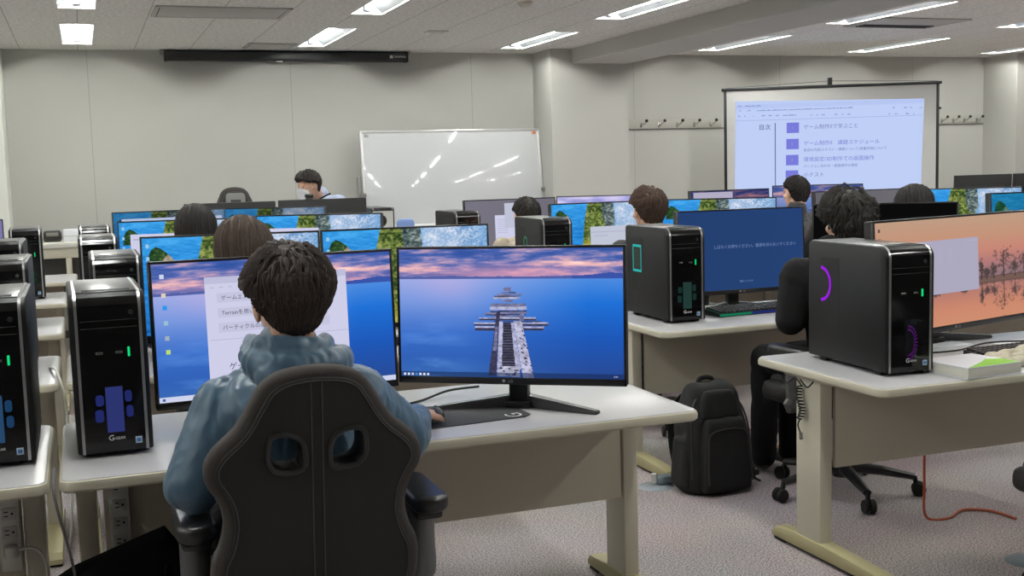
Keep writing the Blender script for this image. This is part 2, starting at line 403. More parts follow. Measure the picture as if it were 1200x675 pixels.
for s in (-1,1):
    bm = bmesh.new(); boxr(bm, s*.975-.02,s*.975+.02,.06,.10,.03,1.40 if s<0 else 1.43,.004); obj('post', bm, mat('post_grey', (128,126,122), .5, .3), t)
    bm = bmesh.new(); boxr(bm, s*.975-.025,s*.975+.025,-.28,.22,.0,.035,.008); boxr(bm, s*.955-.03,s*.955+.03,.0,.07,1.2,1.24,.003); obj('foot', bm, mat('post_grey', (0,0,0)), t)
    bm = B(s*.88-.02,s*.88+.02,-.02,-.012,1.785,1.815,bev=.003); bmesh.ops.transform(bm, matrix=ti, verts=bm.verts)
    part_label(obj('magnet', bm, mat('orange_magnet' if s>0 else 'grey_magnet', (206,120,80) if s>0 else (170,170,170), .4), t), 'orange corner magnet' if s>0 else 'grey corner magnet')
# ------------------------------------------------------------------ desks
DZ = .70
deskTop = mat('desk_laminate', (184,183,186), .3, spec=.5, var=.03, vscale=3)
deskEdge = mat('desk_edge_band', (186,181,163), .45)
deskPanel = mat('desk_panel_paint', (196,189,172), .5, var=.03, vscale=2)
deskLeg = mat('desk_leg_paint', (200,195,178), .45)
deskFoot = mat('desk_foot_plastic', (168,160,122), .5)
rub = mat('rubber', (22,22,22), .8)
def make_desk(W=1.82):
    t = thing('training_desk', 'x', 'desk'); h = W/2
    bm = bmesh.new(); prism(bm, rrect(-h+.004,h-.004,.004,.746,.03), .671,.70,'z',bev=.003); obj('desktop', bm, deskTop, t)
    # soft edge band all round
    bm = bmesh.new(); P = rrect(-h,h,0,.75,.034); n = len(P)
    prof = [(-.006,.6985),(.0,.695),(.004,.686),(.003,.673),(-.004,.667),(-.02,.667)]
    c = Vector((0,.375)); rings = []
    for k,(x,y) in enumerate(P):
        d = (Vector(P[(k+1)%n])-Vector(P[k-1])).normalized(); nx = Vector((d.y,-d.x))
        rings.append([bm.verts.new((x+nx.x*a, y+nx.y*a, z)) for a,z in prof])
    for k in range(n):
        for i in range(len(prof)-1): bm.faces.new((rings[k][i],rings[(k+1)%n][i],rings[(k+1)%n][i+1],rings[k][i+1]))
    bmesh.ops.recalc_face_normals(bm, faces=bm.faces[:]); obj('edge_band', bm, deskEdge, t)
    bm = bmesh.new(); boxr(bm,-h+.10,h-.085,.385,.403,.335,.668,.004); boxr(bm,-h+.10,h-.085,.385,.41,.645,.668,.002); obj('modesty_panel', bm, deskPanel, t)
    for s in (-1,1):
        bm = bmesh.new(); boxr(bm, s*(h-.055)-.027, s*(h-.055)+.027, .375,.525,.05,.669,.008)
        boxr(bm, s*(h-.055)-.029, s*(h-.055)+.029, .30,.60,.655,.669,.003); obj('leg', bm, deskLeg, t)
        bm = bmesh.new(); x = s*(h-.055)
        P = [(.01,.012),(.01,.03),(.03,.052),(.38,.066),(.53,.066),(.66,.052),(.68,.03),(.68,.012)]
        prism(bm, P, x-.033, x+.033, 'x', bev=.008); f = obj('foot', bm, deskFoot, t)
        bm = bmesh.new(); boxr(bm, x-.028,x+.028,.02,.10,0,.016,.003); boxr(bm, x-.028,x+.028,.60,.67,0,.016,.003); boxr(bm,x-.025,x+.025,.02,.67,.006,.016); obj('foot_pad', bm, rub, f)
    return t
rowd = ['nearest row','second row from the camera','third row from the camera','fourth row from the camera']
cold = {'L':'far left column','C':'centre column','R':'column right of the aisle','Q':'far right column'}
X0 = {'L':-1.945,'C':-.095,'R':2.395,'Q':4.235}
ROWY = [3.03,4.53,6.03,7.53]
d0 = None
for c in 'LCRQ':
    for r,y in enumerate(ROWY):
        if c == 'Q' and r == 0: continue
        lab = 'grey training desk in the %s, %s' % (cold[c], rowd[r])
        if d0 is None: d0 = make_desk(); d0.location = (X0[c]+.91,y,0); d0['label'] = lab; d0['group'] = 'training desks in rows'
        else: dup(d0, (X0[c]+.91,y,0), 0, lab)
# front row of desks for the teacher, facing the class
for x,lab in ((-.98,'grey desk at the head of the room, under the consoles'),(.90,'grey teacher desk carrying the black-backed monitors at the head of the room'),(2.73,'grey desk at the head of the room, in front of the whiteboard'),(9.0,'grey desk at the head of the room, before the right-hand pillar')):
    dup(d0, (x,9.85,0), PI, lab)
for o in C.objects:
    if o.get('label','').endswith('consoles'): o['label'] = 'grey desk at the head of the room, before the white counter on the left'
# ------------------------------------------------------------------ desktop computers
pcBlack = mat('case_black', (17,17,18), .48, spec=.3, var=.06, vscale=20)
pcGloss = mat('case_gloss', (11,11,12), .08, spec=.5)
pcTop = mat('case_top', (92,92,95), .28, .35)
silver = mat('silver_trim', (190,190,192), .28, .85)
ledG = emis('led_green', (20,215,120), 1.0)
badge = mat('sticker_pale', (176,200,222), .4)
white = mat('white_print', (232,232,232), .5)
def case_profile(o=0):
    P = []
    for cy,cz,r,a0,a1 in ((.04,.406,.04,180,90),(.46,.426,.02,90,0)):
        for k in range(7):
            a = math.radians(a0+(a1-a0)*k/6); P.append((cy+(r+o)*math.cos(a), cz+(r+o)*math.sin(a)))
    return [(-o,.014)] + P + [(.48+o,.014)]
def make_pc():
    t = thing('desktop_computer','x','computer')
    bm = bmesh.new(); prism(bm, case_profile(), -.0975,.0975,'x',bev=.006); obj('case', bm, pcBlack, t, ang=40)
    for s in (-1,1):
        bm = bmesh.new(); P = case_profile(.0025)[:-2]; Q = case_profile(-.001)[:-2]; 
        x0,x1 = s*.0815-.0038, s*.0815+.0038
        A = [[bm.verts.new((x,y,z)) for x,(y,z) in ((x0,q),(x0,p),(x1,p),(x1,q))] for p,q in zip(P,Q)]
        for a,b_ in zip(A,A[1:]):
            for k in range(4): bm.faces.new((a[k],a[(k+1)%4],b_[(k+1)%4],b_[k]))
        bm.faces.new(A[0]); bm.faces.new(A[-1][::-1]); bmesh.ops.recalc_face_normals(bm, faces=bm.faces[:]); obj('silver_strip', bm, silver, t)
    # glossy front following the curve, and top made paler to stand for the ceiling's reflection
    bm = bmesh.new(); P = case_profile(.001); P = P[:5]; L = [[bm.verts.new((s*.0775,y,z)) for s in (-1,1)] for y,z in P]
    for a,b_ in zip(L,L[1:]): bm.faces.new((a[0],a[1],b_[1],b_[0]))
    bmesh.ops.recalc_face_normals(bm, faces=bm.faces[:]); obj('front_panel', bm, pcGloss, t)
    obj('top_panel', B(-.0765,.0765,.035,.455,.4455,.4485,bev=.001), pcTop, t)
    bm = bmesh.new()
    for k in range(6): boxr(bm,-.062,.062,.045+k*.008,.049+k*.008,.448,.4495)
    obj('top_vent', bm, mat('vent_black', (14,14,14), .6), t)
    bm = bmesh.new(); boxr(bm,-.072,.072,-.0025,0,.352,.3535); boxr(bm,-.072,.072,-.0025,0,.372,.3732); obj('drive_seam', bm, mat('seam_grey', (70,70,72), .3), t)
    bm = bmesh.new(); lathe(bm, [(0,-.004),(.006,-.004),(.007,0),(0,0)], 14, Matrix.Translation((.058,0,.392)), 'y'); obj('power_button', bm, mat('button_grey', (52,52,54), .3), t)
    for x in (-.028,.022):
        bm = bmesh.new(); boxr(bm,x-.009,x+.009,-.0035,0,.282,.288,.0015); u = obj('usb_port', bm, mat('port_metal', (185,185,185), .3, .8), t)
        obj('port_slot', B(x-.007,x+.007,-.0042,-.003,.2835,.2865), rub, u, False)
    obj('power_led', B(.0445,.0505,-.004,0,.272,.298,bev=.001), ledG, t)
    bm = bmesh.new(); boxr(bm,-.02,.026,-.0022,0,.065,.195); obj('front_window', bm, mat('window_smoke', (22,24,30), .12), t)
    text('G', .021, white, t, 'logo', stand(-.018,-.0028,.046)@Matrix.Shear('XZ',4,(.25,0)) if 0 else stand(-.018,-.0028,.046)); text('-GEAR', .0105, white, t, 'logo_lettering', stand(-.004,-.0028,.0475))
    obj('sticker', B(.051,.068,-.0035,0,.032,.05,bev=.0005), badge, t)
    obj('sticker_print', B(.054,.065,-.0042,-.003,.036,.046), mat('sticker_blue', (70,110,165), .4), t)
    for s in (-1,1):
        for y in (.06,.40):
            bm = bmesh.new(); boxr(bm, s*.07-.018,s*.07+.018,y-.02,y+.02,0,.016,.004); obj('rubber_foot', bm, rub, t)
    bm = bmesh.new()
    for k in range(34): boxr(bm,-.0983,-.097,.275,.395,.13+k*.0078,.1337+k*.0078)
    obj('side_vent', bm, mat('vent_black', (0,0,0)), t)
    # rear io
    bm = bmesh.new(); boxr(bm,-.085,.085,.479,.482,.03,.42); r_ = obj('rear_panel', bm, mat('rear_steel', (196,196,192), .5), t)
    bm = bmesh.new(); lathe(bm, [(.045,0),(.05,.004),(.04,.006),(.012,.004),(0,.005)], 20, Matrix.Translation((.02,.482,.34)), 'y'); obj('rear_fan', bm, rub, r_)
    return t
def petals(p, col, s=1):
    for x0,x1,z0,z1 in ((-.045,-.024,.142,.172),(-.048,-.026,.098,.132),(.030,.048,.148,.180),(.032,.05,.106,.138)):
        bm = bmesh.new(); prism(bm, rrect(x0,x1,z0,z1,.008), -.0026,-.0008,'y'); obj('fan_glow', bm, emis('glow_%d_%d_%d'%col, col, s), p)
    c2 = tuple(min(255,int(v*1.0+12)) for v in col); obj('window_glow', B(-.019,.025,-.0026,-.0008,.068,.192), emis('glow_%d_%d_%d'%c2, c2, s), p)
def ring(p, col, c=(.30,.325), r=.062, clip=True, s=1.0, oval=1):
    bm = bmesh.new(); n = 28
    for k in range(n):
        a0, a1 = (2*PI*k/n, 2*PI*(k+1)/n)
        P = [(c[0]+math.cos(a)*q*oval, c[1]+math.sin(a)*q) for a,q in ((a0,r),(a1,r),(a1,r-.012),(a0,r-.012))]
        if clip and sum(x for x,_ in P)/4 > c[0]-.002: continue
        vs = [bm.verts.new((-.0989,y,z)) for y,z in P]; bm.faces.new(vs)
    obj('fan_ring', bm, emis('glow_%d_%d_%d'%col, col, s), p, False)
def front_dots(p, col, s=1):
    bm = bmesh.new()
    for k in range(15):
        a = -1.5+3.0*k/14
        for q in (.046,.036): box(bm, (-.008+math.cos(a)*q*.75, -.0015, .115+math.sin(a)*q*1.25), (.006,.002,.005))
    obj('fan_glow', bm, emis('glow_%d_%d_%d'%col, col, s), p)
pcs = [ # x centre, front y, yaw, label
 ('C1',.047,3.245,.02,'black tower computer with blue lights beside the man in the blue jacket'),
 ('C2',.110,4.74,0,'black tower computer in the centre column, just behind the nearest one'),
 ('C3',.066,6.33,0,'black tower computer in the centre column, third from the camera'),
 ('C4',.066,7.82,0,'black tower computer in the centre column, farthest from the camera'),
 ('L1',-.252,3.25,0,'black tower computer with blue lights cut off by the left edge of the picture'),
 ('L2',-.305,4.75,0,'black tower computer at left edge, second from the camera'),
 ('L3',-.385,6.25,0,'black tower computer at left edge, third from the camera'),
 ('L4',-.345,7.86,.03,'black tower computer at left with a green light, farthest of the left column'),
 ('R1',2.632,3.185,-.05,'black tower computer with a purple lit side fan on the right desk'),
 ('R2',2.632,4.742,-.04,'black tower computer with a cyan lit side vent left of the blue screen'),
 ('R3',2.590,6.20,-.03,'black tower computer with a green lit side, below the dark-haired head by the grey screen'),
 ('R4',2.565,7.78,0,'black tower computer in front of the whiteboard, left of the grey screen'),
]
p0 = make_pc(); PC = {}
for i,(k,x,y,rz,lab) in enumerate(pcs):
    if i == 0: o = p0; o.location = (x,y,DZ); o.rotation_euler.z = rz; o['label'] = lab; o['group'] = 'tower computers on the desks'
    else: o = None
    PC[k] = o
for k,x,y,rz,lab in pcs[1:]: PC[k] = dup(p0, (x,y,DZ), rz, lab)
# the pale tower on the teacher's desk, its back towards the class
pt = dup(p0, (2.335,9.80,DZ), PI, 'tower computer with pale grey rear panel beside the black-backed monitor, before the whiteboard')
petals(PC['C1'], (32,40,98)); petals(PC['L1'], (26,58,92)); petals(PC['R2'], (22,46,42)); petals(PC['R3'], (22,46,42))
petals(PC['L4'], (14,50,34))
ring(PC['R1'], (150,30,215), c=(.392,.291), r=.066)
front_dots(PC['R1'], (74,18,94))
def cyan_side(p):
    bm = bmesh.new()
    for z in (.350,.228): boxr(bm,-.0992,-.0975,.29,.385,z-.006,z+.006)
    for y in (.292,.383): boxr(bm,-.0992,-.0975,y-.003,y+.003,.228,.35)
    obj('vent_glow', bm, emis('glow_cyan', (50,170,165), 1), p)
    bm = bmesh.new()
    for k in range(12): boxr(bm,-.0991,-.0975,.302,.372,.242+k*.0085,.2455+k*.0085)
    obj('vent_fins', bm, emis('glow_dim', (70,84,72), .8), p)
cyan_side(PC['R2'])
ring(PC['R3'], (60,120,95), c=(.28,.30), r=.035, clip=False)
# ------------------------------------------------------------------ keyboards
def make_keyboard(name, label, loc, rz, glow=None, W=.44):
    t = thing(name, label, 'keyboard', loc, rz)
    bm = bmesh.new(); prism(bm, [(-.07,0),(.07,0),(.07,.030),(-.07,.018)], -W/2, W/2, 'x', bev=.004); obj('base', bm, mat('keyboard_black', (28,28,30), .5), t)
    bm = bmesh.new()
    for r in range(6):
        n = 18; y = -.058+r*.0225
        for k in range(n):
            x = -W/2+.018+k*(W-.036)/(n-1); z = .019+(y+.07)*.086
            box(bm, (x,y,z+.004), (.0185,.0175,.010), .002, 1)
    k = obj('keycaps', bm, mat('keycap', (34,34,36), .5), t); k['kind'] = 'stuff'
    if glow:
        bm = bmesh.new()
        for a,b_,c in glow:
            pass
        for q,(a,b_,c) in enumerate(glow):
            bm = bmesh.new(); boxr(bm, a*W-W/2, b_*W-W/2, -.0725,-.0695,.005,.016)
            for r in range(5): boxr(bm, a*W-W/2, b_*W-W/2, -.048+r*.0225, -.046+r*.0225, .0205+.0019*r, .0215+.0019*r)
            obj('key_glow', bm, emis('keyglow%d'%q, c, .9), t)
    return t
make_keyboard('keyboard','black keyboard lit green and blue in front of the blue screen',(3.07,4.90,DZ),.06,[(0,.42,(20,120,85)),(.42,1,(34,44,110))])
make_keyboard('keyboard','black keyboard below the orange sunset screen',(3.25,3.31,DZ),.04)
# ------------------------------------------------------------------ monitor pictures (what the screens show)
def fbm(w, h, sx, sy, seed, octv=5, gain=.55):
    r = np.random.RandomState(seed); out = np.zeros((h,w)); amp, tot = 1, 0
    for o in range(octv):
        gx, gy = int(sx*2**o)+2, int(sy*2**o)+2; g = r.rand(gy,gx)
        x = np.linspace(0,gx-1.001,w); y = np.linspace(0,gy-1.001,h); xi=x.astype(int); yi=y.astype(int); xf=x-xi; yf=y-yi
        xf=xf*xf*(3-2*xf); yf=yf*yf*(3-2*yf)
        a=g[np.ix_(yi,xi)]; b_=g[np.ix_(yi,xi+1)]; c=g[np.ix_(yi+1,xi)]; d=g[np.ix_(yi+1,xi+1)]
        out += amp*((a*(1-xf)+b_*xf)*(1-yf[:,None])+(c*(1-xf)+d*xf)*yf[:,None]); tot += amp; amp *= gain
    return out/tot
def ramp(t, stops):
    t = np.clip(t,0,1); P = [s[0] for s in stops]
    return np.stack([np.interp(t,P,[s[1][k] for s in stops]) for k in range(3)],-1)
def poly(U, V, pts):
    ins = np.zeros(U.shape, bool); n = len(pts)
    for i in range(n):
        x0,y0 = pts[i]; x1,y1 = pts[(i+1)%n]
        if y0 == y1: continue
        c = ((V>=min(y0,y1))&(V<max(y0,y1))); ins ^= c & (U < x0+(V-y0)*(x1-x0)/(y1-y0))
    return ins
def grid(w,h): return np.meshgrid((np.arange(w)+.5)/w, (np.arange(h)+.5)/h)
def pic_pier(w=420,h=236):
    U,V = grid(w,h); n = fbm(w,h,6,24,3,6,.6); n2 = fbm(w,h,11,40,5,5,.6); hz = .232
    sky = ramp((n-.5)*2.3+.46+.10*np.exp(-((V-.13)/.05)**2), [(0,(52,84,160)),(.35,(82,104,176)),(.55,(136,132,186)),(.8,(196,160,186)),(1,(236,190,190))])
    glow = np.exp(-((V-.20)/.07)**2)*np.exp(-((U-.52)/.42)**2)
    sky = sky*(1-.75*glow[...,None]) + np.array((232,160,182))*.75*glow[...,None]
    top = np.clip((.09-V)/.09,0,1)*np.clip((.62-n2)*3,0,1); sky = sky*(1-.6*top[...,None]) + np.array((52,84,160))*.6*top[...,None]
    spot = np.exp(-((V-.115)/.012)**2-((U-.80)/.035)**2)*np.clip(n2*2-.5,0,1); sky += spot[...,None]*np.array((60,50,30))
    bl = np.exp(-((U-.13)/.16)**2)
    sea = ramp((V-hz)/(1-hz), [(0,(78,140,224)),(.25,(32,112,214)),(.6,(30,88,184)),(1,(42,74,148))])
    right = np.clip((U-.30)/.55,0,1); left = ramp((V-hz)/(1-hz), [(0,(158,172,230)),(.25,(118,150,222)),(.55,(60,110,200)),(.8,(50,98,184)),(1,(58,106,180))])
    sea = sea*right[...,None] + left*(1-right[...,None])
    pk = np.exp(-((U-.22)/.13)**2-((V-hz-.03)/.14)**2); sea = sea*(1-.34*pk[...,None])+np.array((206,176,222))*.34*pk[...,None]
    wv = fbm(w,h,3,9,11); m = np.exp(-((U-.13)/.14)**2)*np.clip((V-.5)*3,0,1)*np.clip(wv*2.4-1.1,0,1); sea = sea + m[...,None]*np.array((52,58,44))
    img = np.where((V<hz)[...,None], sky, sea)
    hill = hz-.012-.016*(fbm(w,h,8,1,21)[0])-.022*np.exp(-((U-.95)/.1)**2)
    img[(V>hill)&(V<hz)] = (84,98,166); img[(V>hill)&(V<hz)&(U>.78)] = (58,84,168)
    r = np.random.RandomState(4)
    def pl(pts, col, k=1): 
        q = poly(U,V,pts); tex = fbm(w,h,60,60,int(r.randint(999)),2)[...,None]
        img[q] = (np.array(col)*(.72+.5*tex))[q]
    X = lambda x: (x-47)/798; Y = lambda y: (y-38)/432
    Q = lambda *p: [(X(a),Y(b)) for a,b in p]
    dark, mid, lt = (62,62,90), (118,120,158), (172,174,206)
    for y0,y1,x0,x1,c in ((168,182,427,453,mid),(184,187,420,470,dark),(189,195,404,494,mid),(196,199,392,488,dark),(200,207,390,486,lt),(209,216,424,462,mid),(222,232,380,505,mid),(232,243,377,508,lt),(246,250,378,508,dark),(250,257,360,508,mid),(257,261,360,505,dark),(262,267,390,500,mid),(268,273,338,541,lt),(273,278,338,541,dark),(280,284,390,560,dark),(285,290,319,584,lt),(290,297,319,584,dark),(298,304,322,570,lt),(304,312,322,568,dark)):
        pl(Q((x0,y0),(x1,y0-1),(x1,y1-1),(x0,y1)), c)
    pl(Q((402,246),(414,246),(396,464),(368,464)), dark); pl(Q((410,282),(424,282),(416,466),(398,466)), lt)
    pl(Q((396,300),(405,300),(399,380),(384,380)), mid)
    pl(Q((424,286),(452,286),(470,440),(416,440)), (50,50,66))
    for k in range(17):
        y = 290+k*9; pl(Q((424-k*.45,y),(452+k*1.05,y),(452+k*1.05,y+3),(424-k*.45,y+3)), (86,86,108))
    pl(Q((452,286),(462,286),(486,440),(466,440)), lt); pl(Q((462,280),(490,280),(532,473),(492,470)), (184,184,212))
    pl(Q((484,246),(498,246),(500,280),(482,280)), mid)
    for k in range(16): 
        a = r.uniform(296,460); x = 466+(a-286)*.2+r.uniform(0,26); pl(Q((x,a),(x+7,a+2),(x+9,a+8),(x+3,a+6)), (62,60,84))
    pl(Q((410,432),(480,432),(482,468),(400,466)), (186,186,210))
    for k in range(14): x = r.uniform(404,470); a = r.uniform(434,460); pl(Q((x,a),(x+9,a+1),(x+8,a+5),(x+1,a+5)), (70,68,92))
    bar = V > .963; img[bar] = img[bar]*.45+np.array((26,44,88))*.5
    return img
def pic_island(w=360,h=203, dim=1.0, seed=2, teal=0):
    U,V = grid(w,h); n = fbm(w,h,7,22,seed+1); n2 = fbm(w,h,110,90,seed+2,2)*.6+fbm(w,h,14,9,seed+7,3)*.4; n3 = fbm(w,h,16,12,seed+3,4)
    sea = ramp(V*.6+n*.5, [(0,(88,182,238)),(.3,(54,152,226)),(.7,(32,124,204)),(1,(20,96,170))])
    rip = np.clip((fbm(w,h,26,60,seed+9,3)-.5)*4,-1,1)[...,None]*14; img = sea+rip
    sp = np.clip((U-.52)/.10,0,1)
    gl = ramp(np.clip((n2-.5)*1.9+.45,0,1), [(0,(84,132,188)),(.4,(132,170,212)),(.7,(182,200,226)),(1,(236,240,250))])
    fade = np.clip((U-.86)/.16,0,1)*.45; wh = np.exp(-((U-.68)/.16)**2)*.45*(1-V*.3); gl = gl*(1-wh[...,None])+np.array((226,232,246))*wh[...,None]; gl = gl*(1-fade[...,None])+np.array((70,140,205))*fade[...,None]
    img = img*(1-sp[...,None])+gl*sp[...,None]
    # small island
    nd = fbm(w,h,60,46,seed+5,3)*.6+n3*.4
    q = poly(U,V,[(.025,.30),(.03,.19),(.05,.12),(.075,.09),(.105,.11),(.14,.16),(.17,.22),(.18,.27),(.12,.31)]); g = ramp(np.clip(nd*2.4-.7,0,1), [(0,(22,48,28)),(.6,(50,82,44)),(1,(100,118,68))]); img[q]=g[q]
    q = poly(U,V,[(.10,.30),(.115,.22),(.14,.17),(.17,.22),(.185,.28)]); g = ramp(n2, [(0,(90,80,66)),(.5,(166,150,128)),(1,(226,214,196))]); img[q]=g[q]
    # tall rock, grass left, dark cliff right
    q = poly(U,V,[(.36,.98),(.28,.80),(.29,.52),(.305,.28),(.325,.12),(.355,-.1),(.58,-.1),(.595,.12),(.60,.32),(.57,.42),(.54,.60),(.55,1.0)]); g = ramp(np.clip(nd*2.6-.8,0,1), [(0,(34,54,28)),(.5,(86,106,50)),(1,(156,164,92))]); img[q]=g[q]
    q = poly(U,V,[(.47,-.1),(.58,-.1),(.595,.12),(.60,.32),(.57,.42),(.51,.40),(.48,.2)]); g = ramp(np.clip(nd*2.2-.6,0,1), [(0,(34,48,50)),(.5,(82,98,98)),(1,(160,172,170))]); img[q]=g[q]
    q = poly(U,V,[(.20,1.0),(.26,.72),(.30,.56),(.38,.60),(.46,1.0)]); g = ramp(np.clip(nd*2.4-.7,0,1), [(0,(96,106,38)),(.5,(150,150,62)),(1,(190,184,96))]); img[q]=g[q]
    if teal: img = img*np.array((.55,.80,.78))+np.array((8,24,26))
    return img*dim
def pic_sunset(w=420,h=178):
    U,V = grid(w,h); r = np.random.RandomState(8); n = fbm(w,h,6,6,4)
    sky = ramp(V, [(0,(190,156,132)),(.18,(196,148,122)),(.34,(200,134,118)),(.45,(176,122,120)),(.56,(146,116,122))])
    wat = ramp(V, [(.56,(150,112,112)),(.7,(182,124,112)),(.85,(204,136,110)),(1,(206,142,112))])
    img = np.where((V<.60)[...,None], sky, wat)
    img[(V>.585+.01*n)&(V<.655)&(U>.5)] = (112,86,80); img[(V>.60)&(V<.64)] = (118,92,84)
    def tree(cx, base, hh, ww, seed, flip=1, a=1.0):
        rr = np.random.RandomState(seed)
        q = (abs(U-cx)<.0035+.004*np.clip((V-base)*flip+hh*.2,0,1))&((V-base)*flip<0)&((V-base)*flip>-hh*.85); img[q] = img[q]*(1-a)+np.array((62,52,56))*a
        for k in range(80):
            x = cx+rr.normal(0,ww*.42); y = base-flip*(hh*.62+rr.normal(0,hh*.17)); s = rr.uniform(.003,.010)
            q = ((U-x)**2/s**2+(V-y)**2/(s*1.5)**2)<1; img[q] = img[q]*(1-.36*a)+np.array((80,66,66))*.36*a
    bt = .60-.05*np.clip(fbm(w,h,40,1,77,3)[0]*2-.6,0,1)*np.clip((U-.5)*8,0,1); q = (V>bt)&(V<.60)&(U>.52); img[q] = img[q]*.35+np.array((92,76,76))*.65
    q = (V<1.25-bt)&(V>.65)&(U>.52); img[q] = img[q]*.5+np.array((104,82,78))*.5
    for cx,hh,ww,s in ((.665,.20,.016,1),(.70,.12,.03,2),(.75,.15,.03,3),(.82,.30,.075,5),(.90,.16,.04,6),(.97,.24,.05,7),(.55,.07,.03,8),(.36,.07,.05,9)):
        tree(cx,.62,hh,ww,s); tree(cx,.65,hh,ww,s+20,-1,.62)
    return img
def pic_flat(col, w=8, h=5, to=None):
    U,V = grid(w,h); a = np.ones((h,w,3))*np.array(col)
    if to is not None: a = a*(1-U[...,None])+np.array(to)*U[...,None]
    return a
def pic_clouds(w=200,h=112):
    return pic_pier(w,h)
SM = emis_attr('screen_light', 1.0)
SW, SH = .698, .393
PICS = {}
def screen_mesh(key, fn):
    if key in PICS: return PICS[key]
    a = np.clip(fn(),0,255)/255; a = np.where(a<=.04045, a/12.92, ((a+.055)/1.055)**2.4)
    h,w = a.shape[:2]; X,Z = np.meshgrid(np.linspace(-SW/2,SW/2,w+1), np.linspace(SH/2,-SH/2,h+1))
    co = np.stack([X.ravel(), np.full(X.size,-.0142), Z.ravel()],-1)
    I = np.arange((w+1)*(h+1)).reshape(h+1,w+1)
    F_ = np.stack([I[:-1,:-1],I[1:,:-1],I[1:,1:],I[:-1,1:]],-1).reshape(-1,4)
    me = bpy.data.meshes.new('screen_'+key); me.from_pydata(co.tolist(),[],F_.tolist())
    at = me.color_attributes.new('Col','FLOAT_COLOR','CORNER')
    cols = np.concatenate([a.reshape(-1,3), np.ones((h*w,1))],1); at.data.foreach_set('color', np.repeat(cols,4,0).ravel())
    me.materials.append(SM); PICS[key] = me; return me
TILT = .048
def PM(dz=0): return Matrix.Translation((0,0,.303+dz)) @ Matrix.Rotation(-TILT,4,'X')
OFF = .0065
bez = mat('monitor_black', (22,22,24), .35); bezback = mat('monitor_back', (22,22,23), .6, bump=.1, bscale=400); legm = mat('stand_grey', (78,78,80), .38, .2)
def make_monitor():
    t = thing('monitor','x','monitor'); M = PM()
    bm = bmesh.new(); prism(bm, rrect(-.357,.357,-.211,.211,.006), -.004,.026,'y',bev=.003, M=M)
    boxr(bm,-.25,.25,.02,.05,-.17,.10,.016, M=M); obj('housing', bm, bezback, t)
    bm = bmesh.new()   # bezel with deeper lower bar
    boxr(bm,-.357,.357,-.0165,-.003,-.211,-.190,.002,M=M); boxr(bm,-.357,.357,-.0165,-.003,.2032,.211,.002,M=M)
    for s in (-1,1): boxr(bm,s*.353-.004,s*.353+.004,-.0165,-.003,-.211,.211,.002,M=M)
    obj('bezel', bm, bez, t)
    text('LG', .0125, mat('logo_grey', (168,168,168), .4), t, 'logo', M@stand(-.006,-.0170,-.2045))
    bm = bmesh.new(); ell(bm, (-.020,-.0160,-.2), (.0055,.0012,.0055), n=12); bmesh.ops.transform(bm, matrix=M, verts=bm.verts); obj('logo_disc', bm, mat('logo_grey', (0,0,0)), t)
    bm = bmesh.new(); boxr(bm,-.032,.032,.075,.115,.0,.36,.01); boxr(bm,-.045,.045,.045,.085,.24,.36,.008); boxr(bm,-.04,.04,.06,.15,0,.022,.006); obj('stand_neck', bm, bez, t)
    for s in (-1,1):
        bm = bmesh.new(); a = Vector((s*.015,.105,0)); e = Vector((s*.265,.005,0)); d = (e-a).normalized(); nrm = Vector((-d.y,d.x,0))
        P = [a+nrm*.02,a-nrm*.02,e-nrm*.013,e+nrm*.013]; hs = [.040,.040,.012,.012]
        lo = [bm.verts.new(p) for p in P]; hi = [bm.verts.new(p+Vector((0,0,h))) for p,h in zip(P,hs)]
        bm.faces.new(lo); bm.faces.new(hi)
        for k in range(4): bm.faces.new((lo[k],lo[(k+1)%4],hi[(k+1)%4],hi[k]))
        bmesh.ops.recalc_face_normals(bm, faces=bm.faces[:]); bmesh.ops.bevel(bm, geom=bm.edges[:], offset=.003, segments=2, affect='EDGES')
        obj('stand_leg', bm, legm, t)
    return t
m0 = make_monitor(); first_mon = [True]; MBASE = list(m0.children)
def monitor(x, y, rz, label, pic=None, dz=0, key=None, z=DZ):
    if first_mon[0]: o = m0; first_mon[0] = False; o.location = (x,y,z); o.rotation_euler.z = rz; o['label'] = label; o['group'] = 'wide monitors on the desks'
    else:
        o = m0.copy(); C.objects.link(o); o.location = (x,y,z); o.rotation_euler = (0,0,rz); o['label'] = label
        for b_ in MBASE: c_ = b_.copy(); C.objects.link(c_); c_.parent = o; c_.location.z = 0
    if pic is not None:
        s = bpy.data.objects.new('screen', pic); C.objects.link(s); s.parent = o; s.matrix_local = PM()@Matrix.Translation((0,0,OFF))
    if dz:
        for ch in o.children:
            if ch.name.split('.')[0] in ('housing','bezel','logo','logo_disc','screen'): ch.location.z += dz
    o['_dz'] = dz
    return o
def uv(u, v): return (u-.5)*SW, (.5-v)*SH+OFF
def pane(o, u0,v0,u1,v1, m, lev=1, name='window_pane', parent=None):
    x0,z0 = uv(u0,v0); x1,z1 = uv(u1,v1); y = -.0142-.0006*lev
    bm = B(x0,x1,y,y+.0004,z1,z0); dz = o.get('_dz',0)
    bmesh.ops.transform(bm, matrix=PM(dz), verts=bm.verts)
    return obj(name, bm, m, o, False)
def label_on(o, s, u, v, size, m, lev=2, name='lettering'):
    x,z = uv(u,v); return text(s, size, m, o, name, PM(o.get('_dz',0))@stand(x,-.0142-.0006*lev,z))
wW = emis('ui_white', (206,206,232), 1); wG = emis('ui_grey', (176,178,204), 1); wI = emis('ui_ink', (52,52,66), 1); wB = emis('ui_blue', (92,112,190), 1); wL = emis('ui_light', (220,226,242), 1)
pier = screen_mesh('pier', pic_pier); isl = screen_mesh('island', pic_island)
